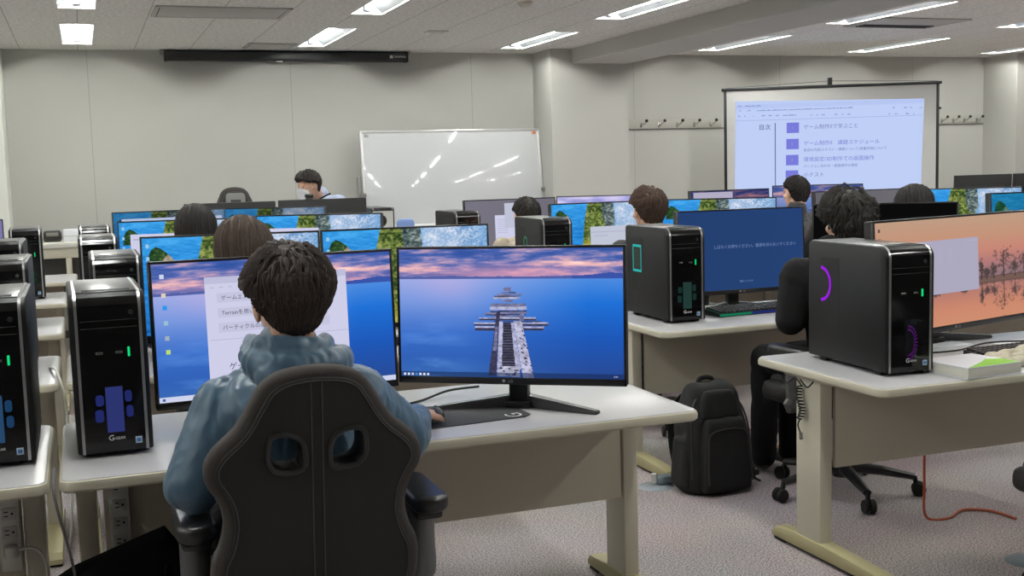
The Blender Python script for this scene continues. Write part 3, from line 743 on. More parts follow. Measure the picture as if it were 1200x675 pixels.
# nearest pair
A = monitor(.519,3.393,.052,'wide monitor with open document on sunset wallpaper, behind the head of the nearest person', pier)
pane(A,.205,.115,.80,1.0-.04,wW); pane(A,.205,.115,.80,.165,emis('ui_tab',(190,190,218),1),2)
for k in range(6): pane(A,.225+k*.038,.19,.225+k*.038+.016,.196,wG,2,'tool_icon')
for k,(v,s) in enumerate(((.235,'ゲームエンジン'),(.345,'Terrainを用いた'),(.455,'パーティクルの基礎'))):
    pane(A,.252,v,.72,v+.07,emis('ui_cell',(196,196,222),1),2,'text_cell'); label_on(A,s,.268,v+.050,.0155,wI,3)
pane(A,.215,.575,.80,.579,wG,2,'divider'); label_on(A,'ゲーム制作',.285,.80,.0235,wI,3)
icons = [(.03,.075,(206,214,236)),(.033,.21,(222,206,190)),(.035,.30,(40,150,235)),(.036,.41,(150,190,214)),(.037,.52,(164,176,190)),(.038,.62,(190,220,110))]
for u,v,c in icons: pane(A,u,v,u+.017,v+.032,emis('icon_%d_%d_%d'%c,c,1),1,'desktop_icon')
pane(A,.0,.962,1,1,emis('ui_task',(206,212,236),1),1,'taskbar'); pane(A,.012,.972,.024,.99,emis('ui_start',(60,90,170),1),2,'start_icon')
Bm = monitor(1.202,3.262,-.60,'wide monitor showing a whole wooden pier on blue water, on the near desk', pier)
for k,c in enumerate(((220,225,240),(220,225,240),(200,205,230),(70,140,220),(220,225,240),(225,225,235),(210,215,235))): pane(Bm,.012+k*.018,.974,.022+k*.018,.992,emis('icon_%d_%d_%d'%c,c,1),1,'taskbar_icon')
label_on(Bm,'12:34',.955,.986,.006,wL,1,'clock')
# centre column
Cm = monitor(.561,4.793,-.17,'island wallpaper monitor in the centre column, second row, left of its pair', isl)
Dm = monitor(1.274,4.703,-.10,'island wallpaper monitor in the centre column, second row, right of its pair', isl)
Em = monitor(.516,6.28,-.22,'island wallpaper monitor in the centre column, third row, left of its pair', isl, .012)
pane(Em,.08,.16,.62,.9,wW); pane(Em,.10,.22,.2,.24,wG,2,'tool_icon')
Fm = monitor(1.211,6.282,-.50,'island wallpaper monitor in the centre column, third row, right of its pair', isl, .012)
pane(Fm,.04,.17,.5,.9,wW)
isd = screen_mesh('island_dim', lambda: pic_island(220,124,.72))
Gm = monitor(.534,7.853,.03,'dim island wallpaper monitor in the centre column, fourth row, left of its pair', isd, .02)
pane(Gm,.07,.10,.98,.24,emis('ui_lilac',(178,190,220),1))
Hm = monitor(1.215,7.85,-.50,'dim island wallpaper monitor in the centre column, fourth row, right of its pair', isd, .014)
for o in (Cm,Em,Dm):
    for k in range(5): pane(o,.02,.06+k*.13,.038,.10+k*.13,emis('icon_150_200_230',(150,200,230),1),1,'desktop_icon')
# right of the aisle
blue = monitor(3.074,4.979,-.035,'wide monitor with plain dark blue update screen beside the cyan lit tower', screen_mesh('blue', lambda: pic_flat((36,64,112),to=(38,66,116))))
label_on(blue,'しばらくお待ちください。電源を切らないでください',.27,.47,.0195,emis('ui_dimwhite',(120,142,190),1),1)
label_on(blue,'更新しています',.47,.91,.011,emis('ui_dimwhite',(0,0,0)),1)
sun = monitor(3.21,3.63,.25,'large monitor with orange sunset and tree wallpaper on the nearest right desk', screen_mesh('sunset', pic_sunset), -.013)
pane(sun,.16,.20,.645,.70,emis('ui_paper',(172,168,190),1))
for k in range(6): pane(sun,.375,.285+k*.024,.408,.290+k*.024,wG,2,'text_line'); pane(sun,.445,.285+k*.024,.472,.290+k*.024,wG,2,'text_line')
pane(sun,.57,.225,.63,.232,wG,2,'text_line'); pane(sun,.018,.055,.03,.085,emis('icon_d',(96,78,74),1),1,'desktop_icon'); pane(sun,.018,.14,.032,.19,emis('icon_e',(120,104,96),1),1,'desktop_icon')
WX, WZ = 1.42, 1.066   # this one is an ultra-wide panel
for ch in list(sun.children):
    k = ch.name.split('.')[0]
    if k in ('stand_neck','stand_leg'): continue
    me = ch.data.copy(); ch.data = me
    if k == 'screen': me.transform(Matrix.Translation((0,0,-OFF))@Matrix.Diagonal((WX,1,WZ,1))@Matrix.Translation((0,0,OFF)))
    else:
        Q = PM() if k in ('housing','bezel','logo','logo_disc') else PM(-.013)
        me.transform(Q@Matrix.Diagonal((1 if 'logo' in k else WX,1,WZ,1))@Q.inverted())
black2 = monitor(3.84,4.85,-.60,'switched-off black monitor between the curly-haired person and the orange screen', screen_mesh('off', lambda: pic_flat((11,11,12))), .004)
i3 = monitor(3.01,6.45,-.02,'wide monitor with island wallpaper and white window, facing the brown-haired person', isl, .010)
pane(i3,.36,.36,.88,1.0,emis('ui_sheet',(192,198,214),1)); pane(i3,.37,.44,.70,.455,wG,2,'tool_icon'); pane(i3,.40,.50,.52,.515,wG,2,'tool_icon'); pane(i3,.37,.66,.43,.672,wI,2,'tool_icon')
i3b = monitor(3.76,6.35,-.55,'wide monitor with island wallpaper just above the blue update screen', isl, .008)
g4 = monitor(2.953,7.95,-.01,'wide monitor with grey desktop and two white windows in front of the whiteboard', screen_mesh('grey', lambda: pic_flat((120,117,130),to=(112,108,120))), .008)
pane(g4,.32,.28,.66,.92,wW); pane(g4,.43,.06,.78,.52,emis('ui_pale',(190,194,214),1),2)
pane(g4,.345,.72,.50,.752,emis('ui_navy',(66,84,150),1),2,'text_line')
for k in range(7): pane(g4,.345,.36+k*.04,.46,.37+k*.04,wG,2,'text_line')
pane(g4,.44,.95,.465,.99,emis('ui_dot',(60,56,90),1),1,'desktop_icon')
c4 = monitor(3.665,7.85,-.5,'wide monitor with pale lilac sky, right of the grey screen before the pillar', screen_mesh('lilac', lambda: ramp(fbm(160,90,4,9,31),[(.3,(150,150,210)),(.5,(186,182,232)),(.7,(214,206,240))])), .010)
# far right column
dusk = screen_mesh('dusk', lambda: pic_pier(200,112)*np.array((.62,.56,.62)))
q4a = monitor(4.81,7.95,-.01,'wide monitor with white window and dusky wallpaper, left of the projection screen', dusk, .014)
pane(q4a,.03,.02,.53,.9,emis('ui_lav',(178,172,196),1))
q4b = monitor(5.595,7.9,-.55,'wide monitor with pink sunset clouds just below the projected picture', screen_mesh('pier_small', lambda: pic_pier(200,112)*.86), .030)
g3 = monitor(4.905,6.45,-.02,'wide monitor with grey screen behind the curly-haired person', screen_mesh('greydark', lambda: pic_flat((98,98,104),to=(110,108,114))), .022)
i3r = monitor(5.77,6.4,-.55,'wide monitor with bright island wallpaper at the right edge of the picture', isl, .008)
s2 = monitor(4.975,4.95,-.02,'monitor with teal island wallpaper cut off by the right edge, above the orange screen', screen_mesh('teal', lambda: pic_island(160,90,.85,6,1)), .026)
L4m = monitor(-.83,7.95,.05,'monitor cut off by the left edge of the picture, behind the left tower computers', screen_mesh('lilac2', lambda: pic_flat((70,66,110),to=(128,124,176))), 0)
# teacher's monitors, their backs towards the class
T1 = monitor(1.11,9.42,PI,'black-backed monitor on the teacher desk in front of the gaming chair', None, .02)
T2 = monitor(1.845,9.38,PI-.06,'black-backed monitor on the teacher desk in front of the standing person', None, .024)
T3 = monitor(8.66,9.40,PI,'black-backed monitor at the far right before the pillar', None, .03)
T4 = monitor(9.42,9.40,PI,'black-backed monitor cut off by the right edge before the pillar', None, .03)
for o in C.objects:
    if '_dz' in o: del o['_dz']
# ------------------------------------------------------------------ portable projection screen
t = thing('projection_screen','portable projection screen in black frame showing a lilac table of contents slide','projection screen',(7.257,10.0225,0), math.radians(-27.4))
sb = mat('screen_black', (26,27,30), .5)
obj('fabric', B(-1.055,1.055,-.003,.003,.98,2.18), mat('screen_fabric', (196,196,194), .85), t)
for s in (-1,1): obj('side_border', B(s*1.0625-.0145, s*1.0625+.0145, -.008,.008,.95,2.2,bev=.003), sb, t)
obj('top_bar', B(-1.10,1.10,-.016,.016,2.172,2.202,bev=.006), sb, t); obj('lower_case', B(-1.12,1.12,-.05,.05,.86,.97,bev=.015), sb, t)
bm = bmesh.new(); tube(bm, [(0,.06,.04),(0,.06,2.27)], .014, 10); boxr(bm,-.02,.02,.0,.075,2.2,2.275,.004); obj('pole', bm, sb, t)
for s in (-1,1):
    bm = bmesh.new(); tube(bm, [(0,.06,2.245),(s*.55,.02,2.222),(s*1.06,0,2.203)], .0025, 6); obj('support_wire', bm, sb, t)
    bm = bmesh.new(); tube(bm, [(s*.05,.05,.05),(s*.75,.22,.02)], .018, 8); tube(bm, [(s*.05,.05,.05),(s*.6,-.25,.02)], .018, 8); obj('stand_leg', bm, sb, t)
bm = bmesh.new(); lathe(bm, [(.035,0),(.04,.03),(.03,.05),(.014,.9)], 14, Matrix.Translation((0,.06,.02))); obj('stand_hub', bm, sb, t)
bm = bmesh.new(); lathe(bm, [(0,-.012),(.012,-.012),(.014,0),(0,0)], 12, Matrix.Translation((1.083,-.008,1.93)), 'y'); obj('side_clip', bm, sb, t)
PR = emis('slide_emission', (191,207,246), 1.0);  # slide and its marks glow by themselves in place of a projector's light
bm = bmesh.new(); vs = [bm.verts.new(p) for p in ((-.975,-.0045,1.0),(.90,-.0045,1.0),(.929,-.0045,2.03),(-.957,-.0045,2.065))]; bm.faces.new(vs)
S = obj('projected_slide', bm, PR, t, False)
pi_, pb, pbar, pbx = emis('slide_ink',(112,120,176),1), emis('slide_violet',(118,120,208),1), emis('slide_bar',(182,199,242),1), emis('slide_box',(122,124,218),1)
def sbox(x0,x1,z0,z1,m,lev=1,name='slide_block'): return obj(name, B(x0,x1,-.0045-.001*lev,-.0045-.001*lev+.0006,z0,z1), m, S, False)
sbox(-.955,.925,1.985,2.028,pbar,1,'browser_bar'); sbox(-.963,.92,1.862,1.866,emis('slide_rule',(150,166,216),1),1,'rule')
r = random.Random(3)
bars = bmesh.new()
for x0,x1,z,dz in ((-.93,-.90,2.012,0),(-.86,-.70,2.012,0),(-.92,-.90,1.968,0),(-.84,-.80,1.966,0),(-.74,.22,1.962,-.012),(-.93,-.91,1.91,0),(-.87,-.85,1.91,0),(-.78,-.76,1.908,0),(-.69,-.66,1.908,0),(-.62,-.59,1.907,0),(-.55,-.52,1.906,0),(-.48,-.34,1.905,0),(-.2,-.18,1.902,0),(-.14,-.12,1.90,0),(-.09,-.05,1.90,0),(.04,.07,1.898,0),(.11,.13,1.897,0),(.17,.2,1.896,0),(.58,.6,1.886,0),(.64,.67,1.885,0),(.75,.78,1.882,0),(.82,.84,1.88,0),(.62,.64,1.948,0),(.73,.76,1.945,0),(.79,.82,1.944,0),(.88,.91,1.94,0)):
    x = x0
    while x < x1-.004:
        wd = r.uniform(.008,.02); boxr(bars, x, min(x+wd,x1), -.0075,-.007, z-.004, z+r.uniform(.002,.008)); x += wd+r.uniform(.003,.007)
obj('browser_marks', bars, emis('slide_marks',(126,138,196),1), S, False)
sbox(-.560,-.552,1.04,1.832,emis('slide_line',(70,76,120),1),1,'rule')
text('目次', .062, emis('slide_dark',(70,78,128),1), S, 'lettering', stand(-.725,-.006,1.768))
for k,(z,s,sz,m) in enumerate(((1.778,'ゲーム制作Ⅱで学ぶこと',.0525,pi_),(1.612,'ゲーム制作Ⅱ　課題スケジュール',.0525,pb),(1.447,'環境設定/3D制作での画面操作',.0525,pb),(1.288,'小テスト',.0525,pi_))):
    text(s, sz, m, S, 'lettering', stand(-.27,-.006,z-.017)); sbox(-.44-k*.004,-.315-k*.003,z-.055,z+.052,pbx,1,'number_box'); text(str(k+1), .045, emis('slide_num',(150,152,240),1), S, 'number', stand(-.392-k*.004,-.0075,z-.018))
text('各回の内容/小テスト・課題について/授業評価について', .034, pi_, S, 'lettering', stand(-.27,-.006,1.532)); text('バージョン合わせ・画面操作の復習', .034, pi_, S, 'lettering', stand(-.27,-.006,1.365))
# ------------------------------------------------------------------ gaming chairs
leather = mat('chair_leatherette', (34,33,32), .55, spec=.3, bump=.15, bscale=500)
meshfab = mat('chair_mesh_fabric', (52,47,46), .85, bump=.8, bscale=900)
stitch = mat('chair_stitching', (60,58,57), .7)
plas = mat('chair_plastic', (33,33,34), .4); padM = mat('armrest_pad', (30,30,31), .35); armM = mat('armrest_bracket', (92,92,92), .35, .3)
def half_outline(o=0):
    P = [(0,1.035),(.05,1.031),(.086,1.021),(.116,1.0),(.14,.963),(.158,.932),(.18,.903),(.222,.866),(.242,.830),(.240,.790),(.215,.745),(.205,.695),(.216,.645),(.233,.605),(.236,.55),(.224,.49),(.19,.455),(.10,.44),(0,.438)]
    R_ = [(x,z) for x,z in P]; L_ = [(-x,z) for x,z in P[1:-1]][::-1]
    S_ = spline([(x,z,0) for x,z in R_+L_], 4, True); out = []
    n = len(S_)
    for k in range(n):
        d = (S_[(k+1)%n]-S_[k-1]).normalized(); out.append((S_[k].x-d.y*o, S_[k].y+d.x*o))
    return out
def bool_cut(o, cutters):
    for c in cutters:
        md = o.modifiers.new('b','BOOLEAN'); md.operation = 'DIFFERENCE'; md.object = c; md.solver = 'EXACT'
    dg = bpy.context.evaluated_depsgraph_get(); dg.update(); me = bpy.data.meshes.new_from_object(o.evaluated_get(dg))
    o.modifiers.clear(); old = o.data; o.data = me; bpy.data.meshes.remove(old); finish(me, True, 35)
def oval(s, k=0):
    P = [(-.036,-.03),(-.037,.005),(-.026,.028),(.0,.039),(.026,.037),(.035,.02),(.036,-.012),(.024,-.034),(0,-.041),(-.022,-.04)]
    return [(s*(.069)+s*x*(1+k), .848+z*(1+k)) for x,z in P]
def make_chair():
    t = thing('gaming_chair','x','office chair')
    sh = Matrix.Translation((0,-.27,0)) @ Matrix.Shear('XZ',4,(0,0)) 
    sh = Matrix(((.99,0,0,0),(0,1,-.13,-.215+.13*.84),(0,0,1,0),(0,0,0,1)))   # reclined back
    bm = bmesh.new(); prism(bm, half_outline(), -.04,.03,'y',bev=.024,seg=4, M=sh); bk_ = obj('backrest', bm, meshfab, t)
    bm = bmesh.new(); prism(bm, half_outline(-.022), -.0455,-.03,'y',bev=.006,seg=3, M=sh); pn = obj('back_panel', bm, leather, bk_)
    bm = bmesh.new(); prism(bm, half_outline(-.03), .015,.06,'y',bev=.014,seg=3, M=sh); fp = obj('front_cushion', bm, leather, bk_)
    cut = []
    for s in (-1,1):
        bm = bmesh.new(); prism(bm, [(p.x,p.y) for p in spline([(x,z,0) for x,z in oval(s)],3,True)], -.2,.2,'y', M=sh); cut.append(obj('cut', bm, leather))
    for q in (bk_, pn, fp): bool_cut(q, cut)
    for c in cut: bpy.data.objects.remove(c)
    for s in (-1,1):
        bm = bmesh.new(); P = [sh@Vector((p.x,-.0465,p.y)) for p in spline([(x,z,0) for x,z in oval(s,.10)],3,True)]; tube(bm, P, .0065, 8, True); obj('slot_rim', bm, plas, bk_)
    bm = bmesh.new()
    tube(bm, [sh@Vector((x,-.046,z)) for x,z in half_outline(-.030)], .0016, 6, True)
    for x in (-.012,.012): tube(bm, [sh@Vector((x,-.0465,z)) for z in np.linspace(.455,1.0,8)], .0016, 6)
    obj('stitching', bm, stitch, bk_)
    # headrest badge area seen from the front
    bm = bmesh.new(); prism(bm, rrect(-.085,.085,.885,.995,.03), .055,.07,'y',bev=.006, M=sh); hp = obj('headrest_inset', bm, mat('headrest_grey', (120,120,118), .6), bk_)
    bm = bmesh.new(); prism(bm, rrect(-.045,.045,.925,.950,.004), .069,.072,'y', M=sh); obj('headrest_badge', bm, mat('badge_dark', (40,40,40), .5), bk_)
    bm = bmesh.new(); boxr(bm,-.25,.25,-.22,.25,.40,.49,.035,3); boxr(bm,-.19,.19,-.2,.262,.46,.505,.025,3); obj('seat', bm, leather, t)
    bm = bmesh.new(); boxr(bm,-.15,.15,-.15,.15,.36,.405,.01); boxr(bm,-.06,.06,-.30,-.10,.40,.50,.01); tube(bm,[(.1,0,.38),(.3,.02,.37)],.008,8); obj('tilt_mechanism', bm, plas, t)
    bm = bmesh.new(); tube(bm, [(0,0,.12),(0,0,.37)], .026, 14); obj('gas_lift', bm, plas, t)
    for s,ax in ((-1,-.250),(1,.302)):
        bm = bmesh.new(); P = spline([(s*.20,.02,.42),(s*.27,.02,.41),(ax,.02,.44),(ax,.02,.52),(ax,.02,.61)],5); tube(bm, P, [.024]*10+[.028]*(len(P)-10), 10, sy=1.3)
        a = obj('armrest', bm, armM, t)
        bm = bmesh.new(); box(bm,(ax,.02,.612),(.07,.20,.03),.012); prism(bm, rrect(ax-.046,ax+.046,-.115,.16,.042), .622,.664,'z',bev=.014,seg=3); obj('arm_pad', bm, padM, a)
    bm = bmesh.new(); lathe(bm, [(0,.145),(.045,.14),(.055,.10),(.04,.075),(0,.07)], 16)
    for k in range(5):
        a = 2*PI*k/5+.55; d = Vector((math.cos(a),math.sin(a),0)); tube(bm, [d*.03+Vector((0,0,.115)), d*.16+Vector((0,0,.105)), d*.30+Vector((0,0,.082))], [.030,.027,.018], 10, sx=1, sy=.8)
    obj('star_base', bm, plas, t)
    for k in range(5):
        a = 2*PI*k/5+.55; d = Vector((math.cos(a),math.sin(a),0)); s = Vector((-d.y,d.x,0)); bm = bmesh.new()
        for q in (-1,1):
            T_ = Matrix.Translation(d*.318+s*q*.016+Vector((0,0,.030))) @ Matrix.Rotation(a+PI/2,4,'Z'); lathe(bm, [(0,-.010),(.024,-.010),(.030,-.004),(.030,.004),(.024,.010),(0,.010)], 16, T_, 'x')
        tube(bm, [d*.30+Vector((0,0,.085)), d*.312+Vector((0,0,.03))], .010, 8); obj('caster', bm, rub, t)
    return t
ch0 = make_chair(); ch0.location = (.449,2.72,0); ch0['label'] = 'dark grey racing-style chair of the man in the blue jacket, its back to the camera'; ch0['group'] = 'racing-style chairs'
def chair(x, y, rz, lab): return dup(ch0, (x,y,0), rz, lab)
# ------------------------------------------------------------------ people
skin = mat('skin', (206,164,140), .5, spec=.35, var=.05, vscale=14)
eyeW = mat('eye', (60,48,44), .25)
def hairmat(name, c): return mat(name, c, .62, spec=.22, var=.4, vscale=70)
HAIRLINE = [(0,40),(50,32),(72,18),(88,16),(100,6),(112,-24),(128,-42),(150,-50),(180,-56)]
def line_el(a, shift=0):
    a = abs(math.degrees(a)); return math.radians(np.interp(a,[p[0] for p in HAIRLINE],[p[1] for p in HAIRLINE])+shift)
SK = np.array((.078,.098,.104))
def make_hair(M, col, name, vol=.022, L=.075, n=1500, seed=1, curl=0, long=False, parent=None, wscale=1.0, nape=.35, messy=.25, crown=(.05,-.42,.9), shift=0):
    """locks combed away from the crown over an opaque under-layer; M is the head matrix"""
    r = np.random.RandomState(seed); V = []; Fc = []
    c = np.array(crown)/np.linalg.norm(crown)
    def thick(u):
        el = math.asin(max(-1,min(1,u[2]))); k = np.clip((el+.55)/.95,0,1); k = k*k*(3-2*k); return vol*(nape+(1-nape)*k)
    # under-layer
    NA, NE = 48, 22; base = len(V)
    for j in range(NE+1):
        for i in range(NA):
            a = 2*PI*i/NA; aa = (a+PI)%(2*PI)-PI; e0 = line_el(aa, shift if not long else (0 if abs(aa) < 1.0 else -20)); el = PI/2-(PI/2-e0)*j/NE
            u = np.array((math.sin(aa)*math.cos(el), math.cos(aa)*math.cos(el), math.sin(el)))
            h = thick(u)*(.72 if j < NE-1 else (.4 if j < NE else -.12))
            h += .0035*mnoise.noise(Vector(u*7))
            V.append(u*SK*(1+0)+u*h)
    for j in range(NE):
        for i in range(NA):
            a,b_,c_,d = base+j*NA+i, base+j*NA+(i+1)%NA, base+(j+1)*NA+(i+1)%NA, base+(j+1)*NA+i; Fc.append((a,d,c_,b_))
    ga = PI*(3-5**.5); k = 0; made = 0; K = 7
    N = n*2
    for q in range(N):
        z = 1-2*(q+.5)/N; rr = math.sqrt(1-z*z); th = ga*q; u = np.array((rr*math.cos(th), rr*math.sin(th), z))
        az = math.atan2(u[0],u[1]); el = math.asin(z)
        if el < line_el(az, shift)+.02: continue
        ln = L*r.uniform(.65,1.25)
        if not long and el < .1: ln *= .55+.3*max(0,el+.75)
        t = u*(c@u)-c; nt_ = np.linalg.norm(t)
        t = t/nt_ if nt_ > .05 else r.normal(size=3)
        t = t+np.cross(u,c)*.35+r.normal(size=3)*messy; t -= u*(t@u); t /= np.linalg.norm(t)
        th0 = thick(u); lf = r.uniform(.5,1.25); lift = th0*lf; pts = []; p = u.copy(); steps = K
        ph = r.uniform(0,6.28); side = np.cross(u,t); pos = None
        for s in range(steps+1):
            f = s/steps
            h = (lift if long else thick(p)*lf)*(math.sin(min(1,f*2.2)*PI/2)) * (1-.2*f) + (vol*.12*f*r.uniform(0,1)*min(1,max(0,p[2]+.2)*2) if not long else 0)
            pw = p*SK + p*h
            if long:
                if pos is None: pos = pw
                if p[2] < .12:
                    out = np.array((p[0],p[1],0)); pos = pos+np.array((0,0,-1))*ln/steps+out*.002*(1-f)+np.array((math.sin(ph+s)*.0012,math.cos(ph+s)*.0012,0)); pts.append(pos.copy()); continue
                pos = pw
            if not long and s and math.asin(max(-1,min(1,p[2]))) < line_el(math.atan2(p[0],p[1]), shift)-.06: pts.append(pts[-1]*1.0+(pts[-1]-pts[-2])*.12 if len(pts)>1 else pw); continue
            if curl: pw = pw + side*math.sin(ph+f*9)*curl + u*math.cos(ph+f*9)*curl*.8
            pts.append(pw)
            p = p+t*ln/steps/.095; p /= np.linalg.norm(p); t -= p*(t@p); t /= np.linalg.norm(t)
        w0 = r.uniform(.0035,.0065)*wscale; b0 = len(V)
        for s,pt in enumerate(pts):
            f = s/steps; wd = w0*(.6+.9*math.sin(PI*min(1,f*1.1+.12)))*(1-f**3*.92)
            d = pts[min(s+1,steps)]-pts[max(s-1,0)]; d /= np.linalg.norm(d)+1e-9; nn = pt/np.linalg.norm(pt); sd = np.cross(d,nn); sd /= np.linalg.norm(sd)+1e-9; nn = np.cross(sd,d)
            V += [pt+sd*wd-nn*wd*.25, pt+nn*wd*.55, pt-sd*wd-nn*wd*.25]
        for s in range(steps):
            for e in range(3): a = b0+s*3+e; b_ = b0+s*3+(e+1)%3; Fc.append((a,b_,b_+3,a+3))
        Fc.append((b0+2,b0+1,b0))
    me = bpy.data.meshes.new('hair'); me.from_pydata([tuple(v) for v in V],[],Fc); me.transform(M)
    return mobj('hair', me, hairmat(name, col), parent, True, 60)
def head_prims(bm, M, ears=True):
    t = bmesh.new()
    ell(t,(0,-.012,.012),(.074,.094,.092)); ell(t,(0,.030,-.045),(.060,.066,.078)); ell(t,(0,.052,-.098),(.036,.038,.026))
    cap(t,(-.03,.072,.022),(.03,.072,.022),.016,.016); cap(t,(0,.088,.012),(0,.108,-.034),.010,.014); ell(t,(-.011,.098,-.037),(.008,.009,.007)); ell(t,(.011,.098,-.037),(.008,.009,.007))
    ell(t,(0,.088,-.066),(.022,.012,.006)); ell(t,(0,.086,-.076),(.019,.012,.006))
    for s in (-1,1):
        ell(t,(s*.044,.062,-.032),(.020,.024,.020)); ell(t,(s*.083,-.006,-.014),(.010,.021,.034)); ell(t,(s*.080,.0,-.040),(.008,.011,.013)); ell(t,(s*.031,.074,.004),(.014,.010,.008))
    merge(bm, t, M)
def hand_prims(bm, W, E, palm, curl=.5, side=1):
    """palm and five bent fingers; W wrist, E direction the fingers point, palm = normal of the palm"""
    W = Vector(W); E = Vector(E).normalized(); P = Vector(palm); P = (P-E*P.dot(E)).normalized(); S_ = E.cross(P)*side
    for k in (-.022,-.008,.008,.022): cap(bm, W+E*.012+S_*k*.7, W+E*.085+S_*k*1.2, .014,.012)
    for k,(o,L) in enumerate(((-.030,.062),(-.010,.074),(.010,.080),(.029,.070))):
        a = W+E*.088+S_*o; d = (E*math.cos(curl*.5)+P*math.sin(curl*.5)); b_ = a+d*L*.45
        d2 = E*math.cos(curl*1.3)+P*math.sin(curl*1.3); c_ = b_+d2*L*.32; d3 = E*math.cos(curl*1.9)+P*math.sin(curl*1.9)
        cap(bm,a,b_,.0095,.0088,8); cap(bm,b_,c_,.0088,.0082,8); cap(bm,c_,c_+d3*L*.23,.0082,.0068,8)
    a = W+E*.025+S_*.022; b_ = a+(E*.6+S_*.7+P*.25).normalized()*.042; cap(bm,a,b_,.013,.0105,8); cap(bm,b_,b_+(E*.85+S_*.2+P*.3).normalized()*.032,.0105,.008,8)
def rotz(a): return Matrix.Rotation(a,4,'Z')
def person(label, J, head, hair, top, trousers, shoes=(20,20,20), voxel=.007, hands=True, sleeve='long', puffy=1.0, seed=1, collar=None, name_top='jacket', wr=.006):
    """J: joints in world space; head: (x,y,z,yaw,pitch,roll) of the cranium centre"""
    ox,oy = J['pelvis'][0], J['pelvis'][1]
    t = thing('person', label, 'person', (ox,oy,0))
    o = Vector((ox,oy,0)); J = {k: Vector(v)-o for k,v in J.items()}
    hx,hy,hz,ya,pi,ro = head
    HM = Matrix.Translation(Vector((hx,hy,hz))-o) @ rotz(ya) @ Matrix.Rotation(pi,4,'X') @ Matrix.Rotation(ro,4,'Y')
    bm = bmesh.new(); head_prims(bm, HM)
    nb = J['neck']; cap(bm, HM@Vector((0,-.022,-.045)), nb+Vector((0,0,-.02)), .054,.058)
    cap(bm, nb+Vector((0,0,-.06)), J['chest'], .07,.105); cap(bm, J['chest'], J['pelvis'], .105,.11)
    for s in 'LR':
        cap(bm, nb+Vector((0,0,-.07)), J['sh'+s], .045,.045); cap(bm, J['sh'+s], J['el'+s], .043,.034); cap(bm, J['el'+s], J['wr'+s], .034,.024)
        cap(bm, J['pelvis'], J['hip'+s], .09,.07); cap(bm, J['hip'+s], J['kn'+s], .068,.045); cap(bm, J['kn'+s], J['an'+s], .045,.030)
        cap(bm, J['an'+s], J['an'+s]+J.get('toe'+s, Vector((0,.15,-.04))), .03,.024)
        if hands: hand_prims(bm, J['wr'+s], J['hd'+s], (0,0,-1), .55, 1 if s=='L' else -1)
    body = mobj('body', solid(bm, min(voxel,.0055), 3), skin, t)
    for s in (-1,1):
        e = bmesh.new(); ell(e,(s*.031,.083,.003),(.008,.006,.005),n=10); bmesh.ops.transform(e, matrix=HM, verts=e.verts); obj('eye', e, eyeW, body)
    make_hair(HM, parent=t, **hair)
    p = puffy; bm = bmesh.new()
    cap(bm, nb+Vector((0,-.005,-.085)), J['chest']+Vector((0,0,0)), .088*p,.135*p)
    cap(bm, J['chest'], J['pelvis']+Vector((0,0,.02)), .135*p,.14*p)
    for s,q in (('L',-1),('R',1)):
        m_ = (nb+J['sh'+s])/2+Vector((0,0,-.055)); cap(bm, nb+Vector((0,-.005,-.06)), J['sh'+s]+Vector((0,0,-.012)), .062*p,.062*p)
        cap(bm, J['sh'+s]+Vector((0,0,-.02)), J['chest'], .07*p,.10*p); cap(bm, (J['chest']+J['sh'+s])/2, (J['chest']+J['pelvis'])/2, .10*p,.115*p)
        if sleeve == 'long':
            cap(bm, J['sh'+s], J['el'+s], .064*p,.056*p); cap(bm, J['el'+s], J['wr'+s]-(J['wr'+s]-J['el'+s])*.10, .056*p,.036)
        else: cap(bm, J['sh'+s], J['sh'+s]+(J['el'+s]-J['sh'+s])*.7, .062*p,.062*p)
    cap(bm, nb+Vector((0,.005,-.05)), nb+Vector((0,0,.015)), .072,.068)
    me = solid(bm, voxel, 5)
    if wr:
        wrinkle(me, wr, 10, (1.3,1.3,.5), seed=seed)
        if puffy > 1.13: wrinkle(me, .0022, 30, (1.2,1.2,.45), seed=seed+7)
    jk = mobj(name_top, me, top, t, ang=80)
    bm = bmesh.new()
    cap(bm, J['pelvis']+Vector((0,0,.08)), J['pelvis']+Vector((0,0,-.0)), .125,.125)
    for s in 'LR':
        cap(bm, J['pelvis'], J['hip'+s], .115,.09); cap(bm, J['hip'+s], J['kn'+s], .092,.068); cap(bm, J['kn'+s], J['an'+s]+Vector((0,0,-.01)), .068,.056)
    me = solid(bm, voxel*1.3, 4); wrinkle(me, .004, 12, seed=seed+4); mobj('trousers', me, trousers, t, ang=80)
    for s in 'LR':
        bm = bmesh.new(); a = J['an'+s]; d = J.get('toe'+s, Vector((0,.15,-.04)))
        cap(bm, a+Vector((0,0,-.035)), a+d+Vector((0,0,.0)), .042,.038); cap(bm, a+Vector((0,0,.02)), a+Vector((0,0,-.03)), .042,.045)
        me = solid(bm, .008, 3); co = coords(me); co[:,2] = np.maximum(co[:,2], .004); setco(me, co); mobj('shoe', me, mat('shoe_%d'%shoes[0], shoes, .6), t)
    return t, HM, J, jk
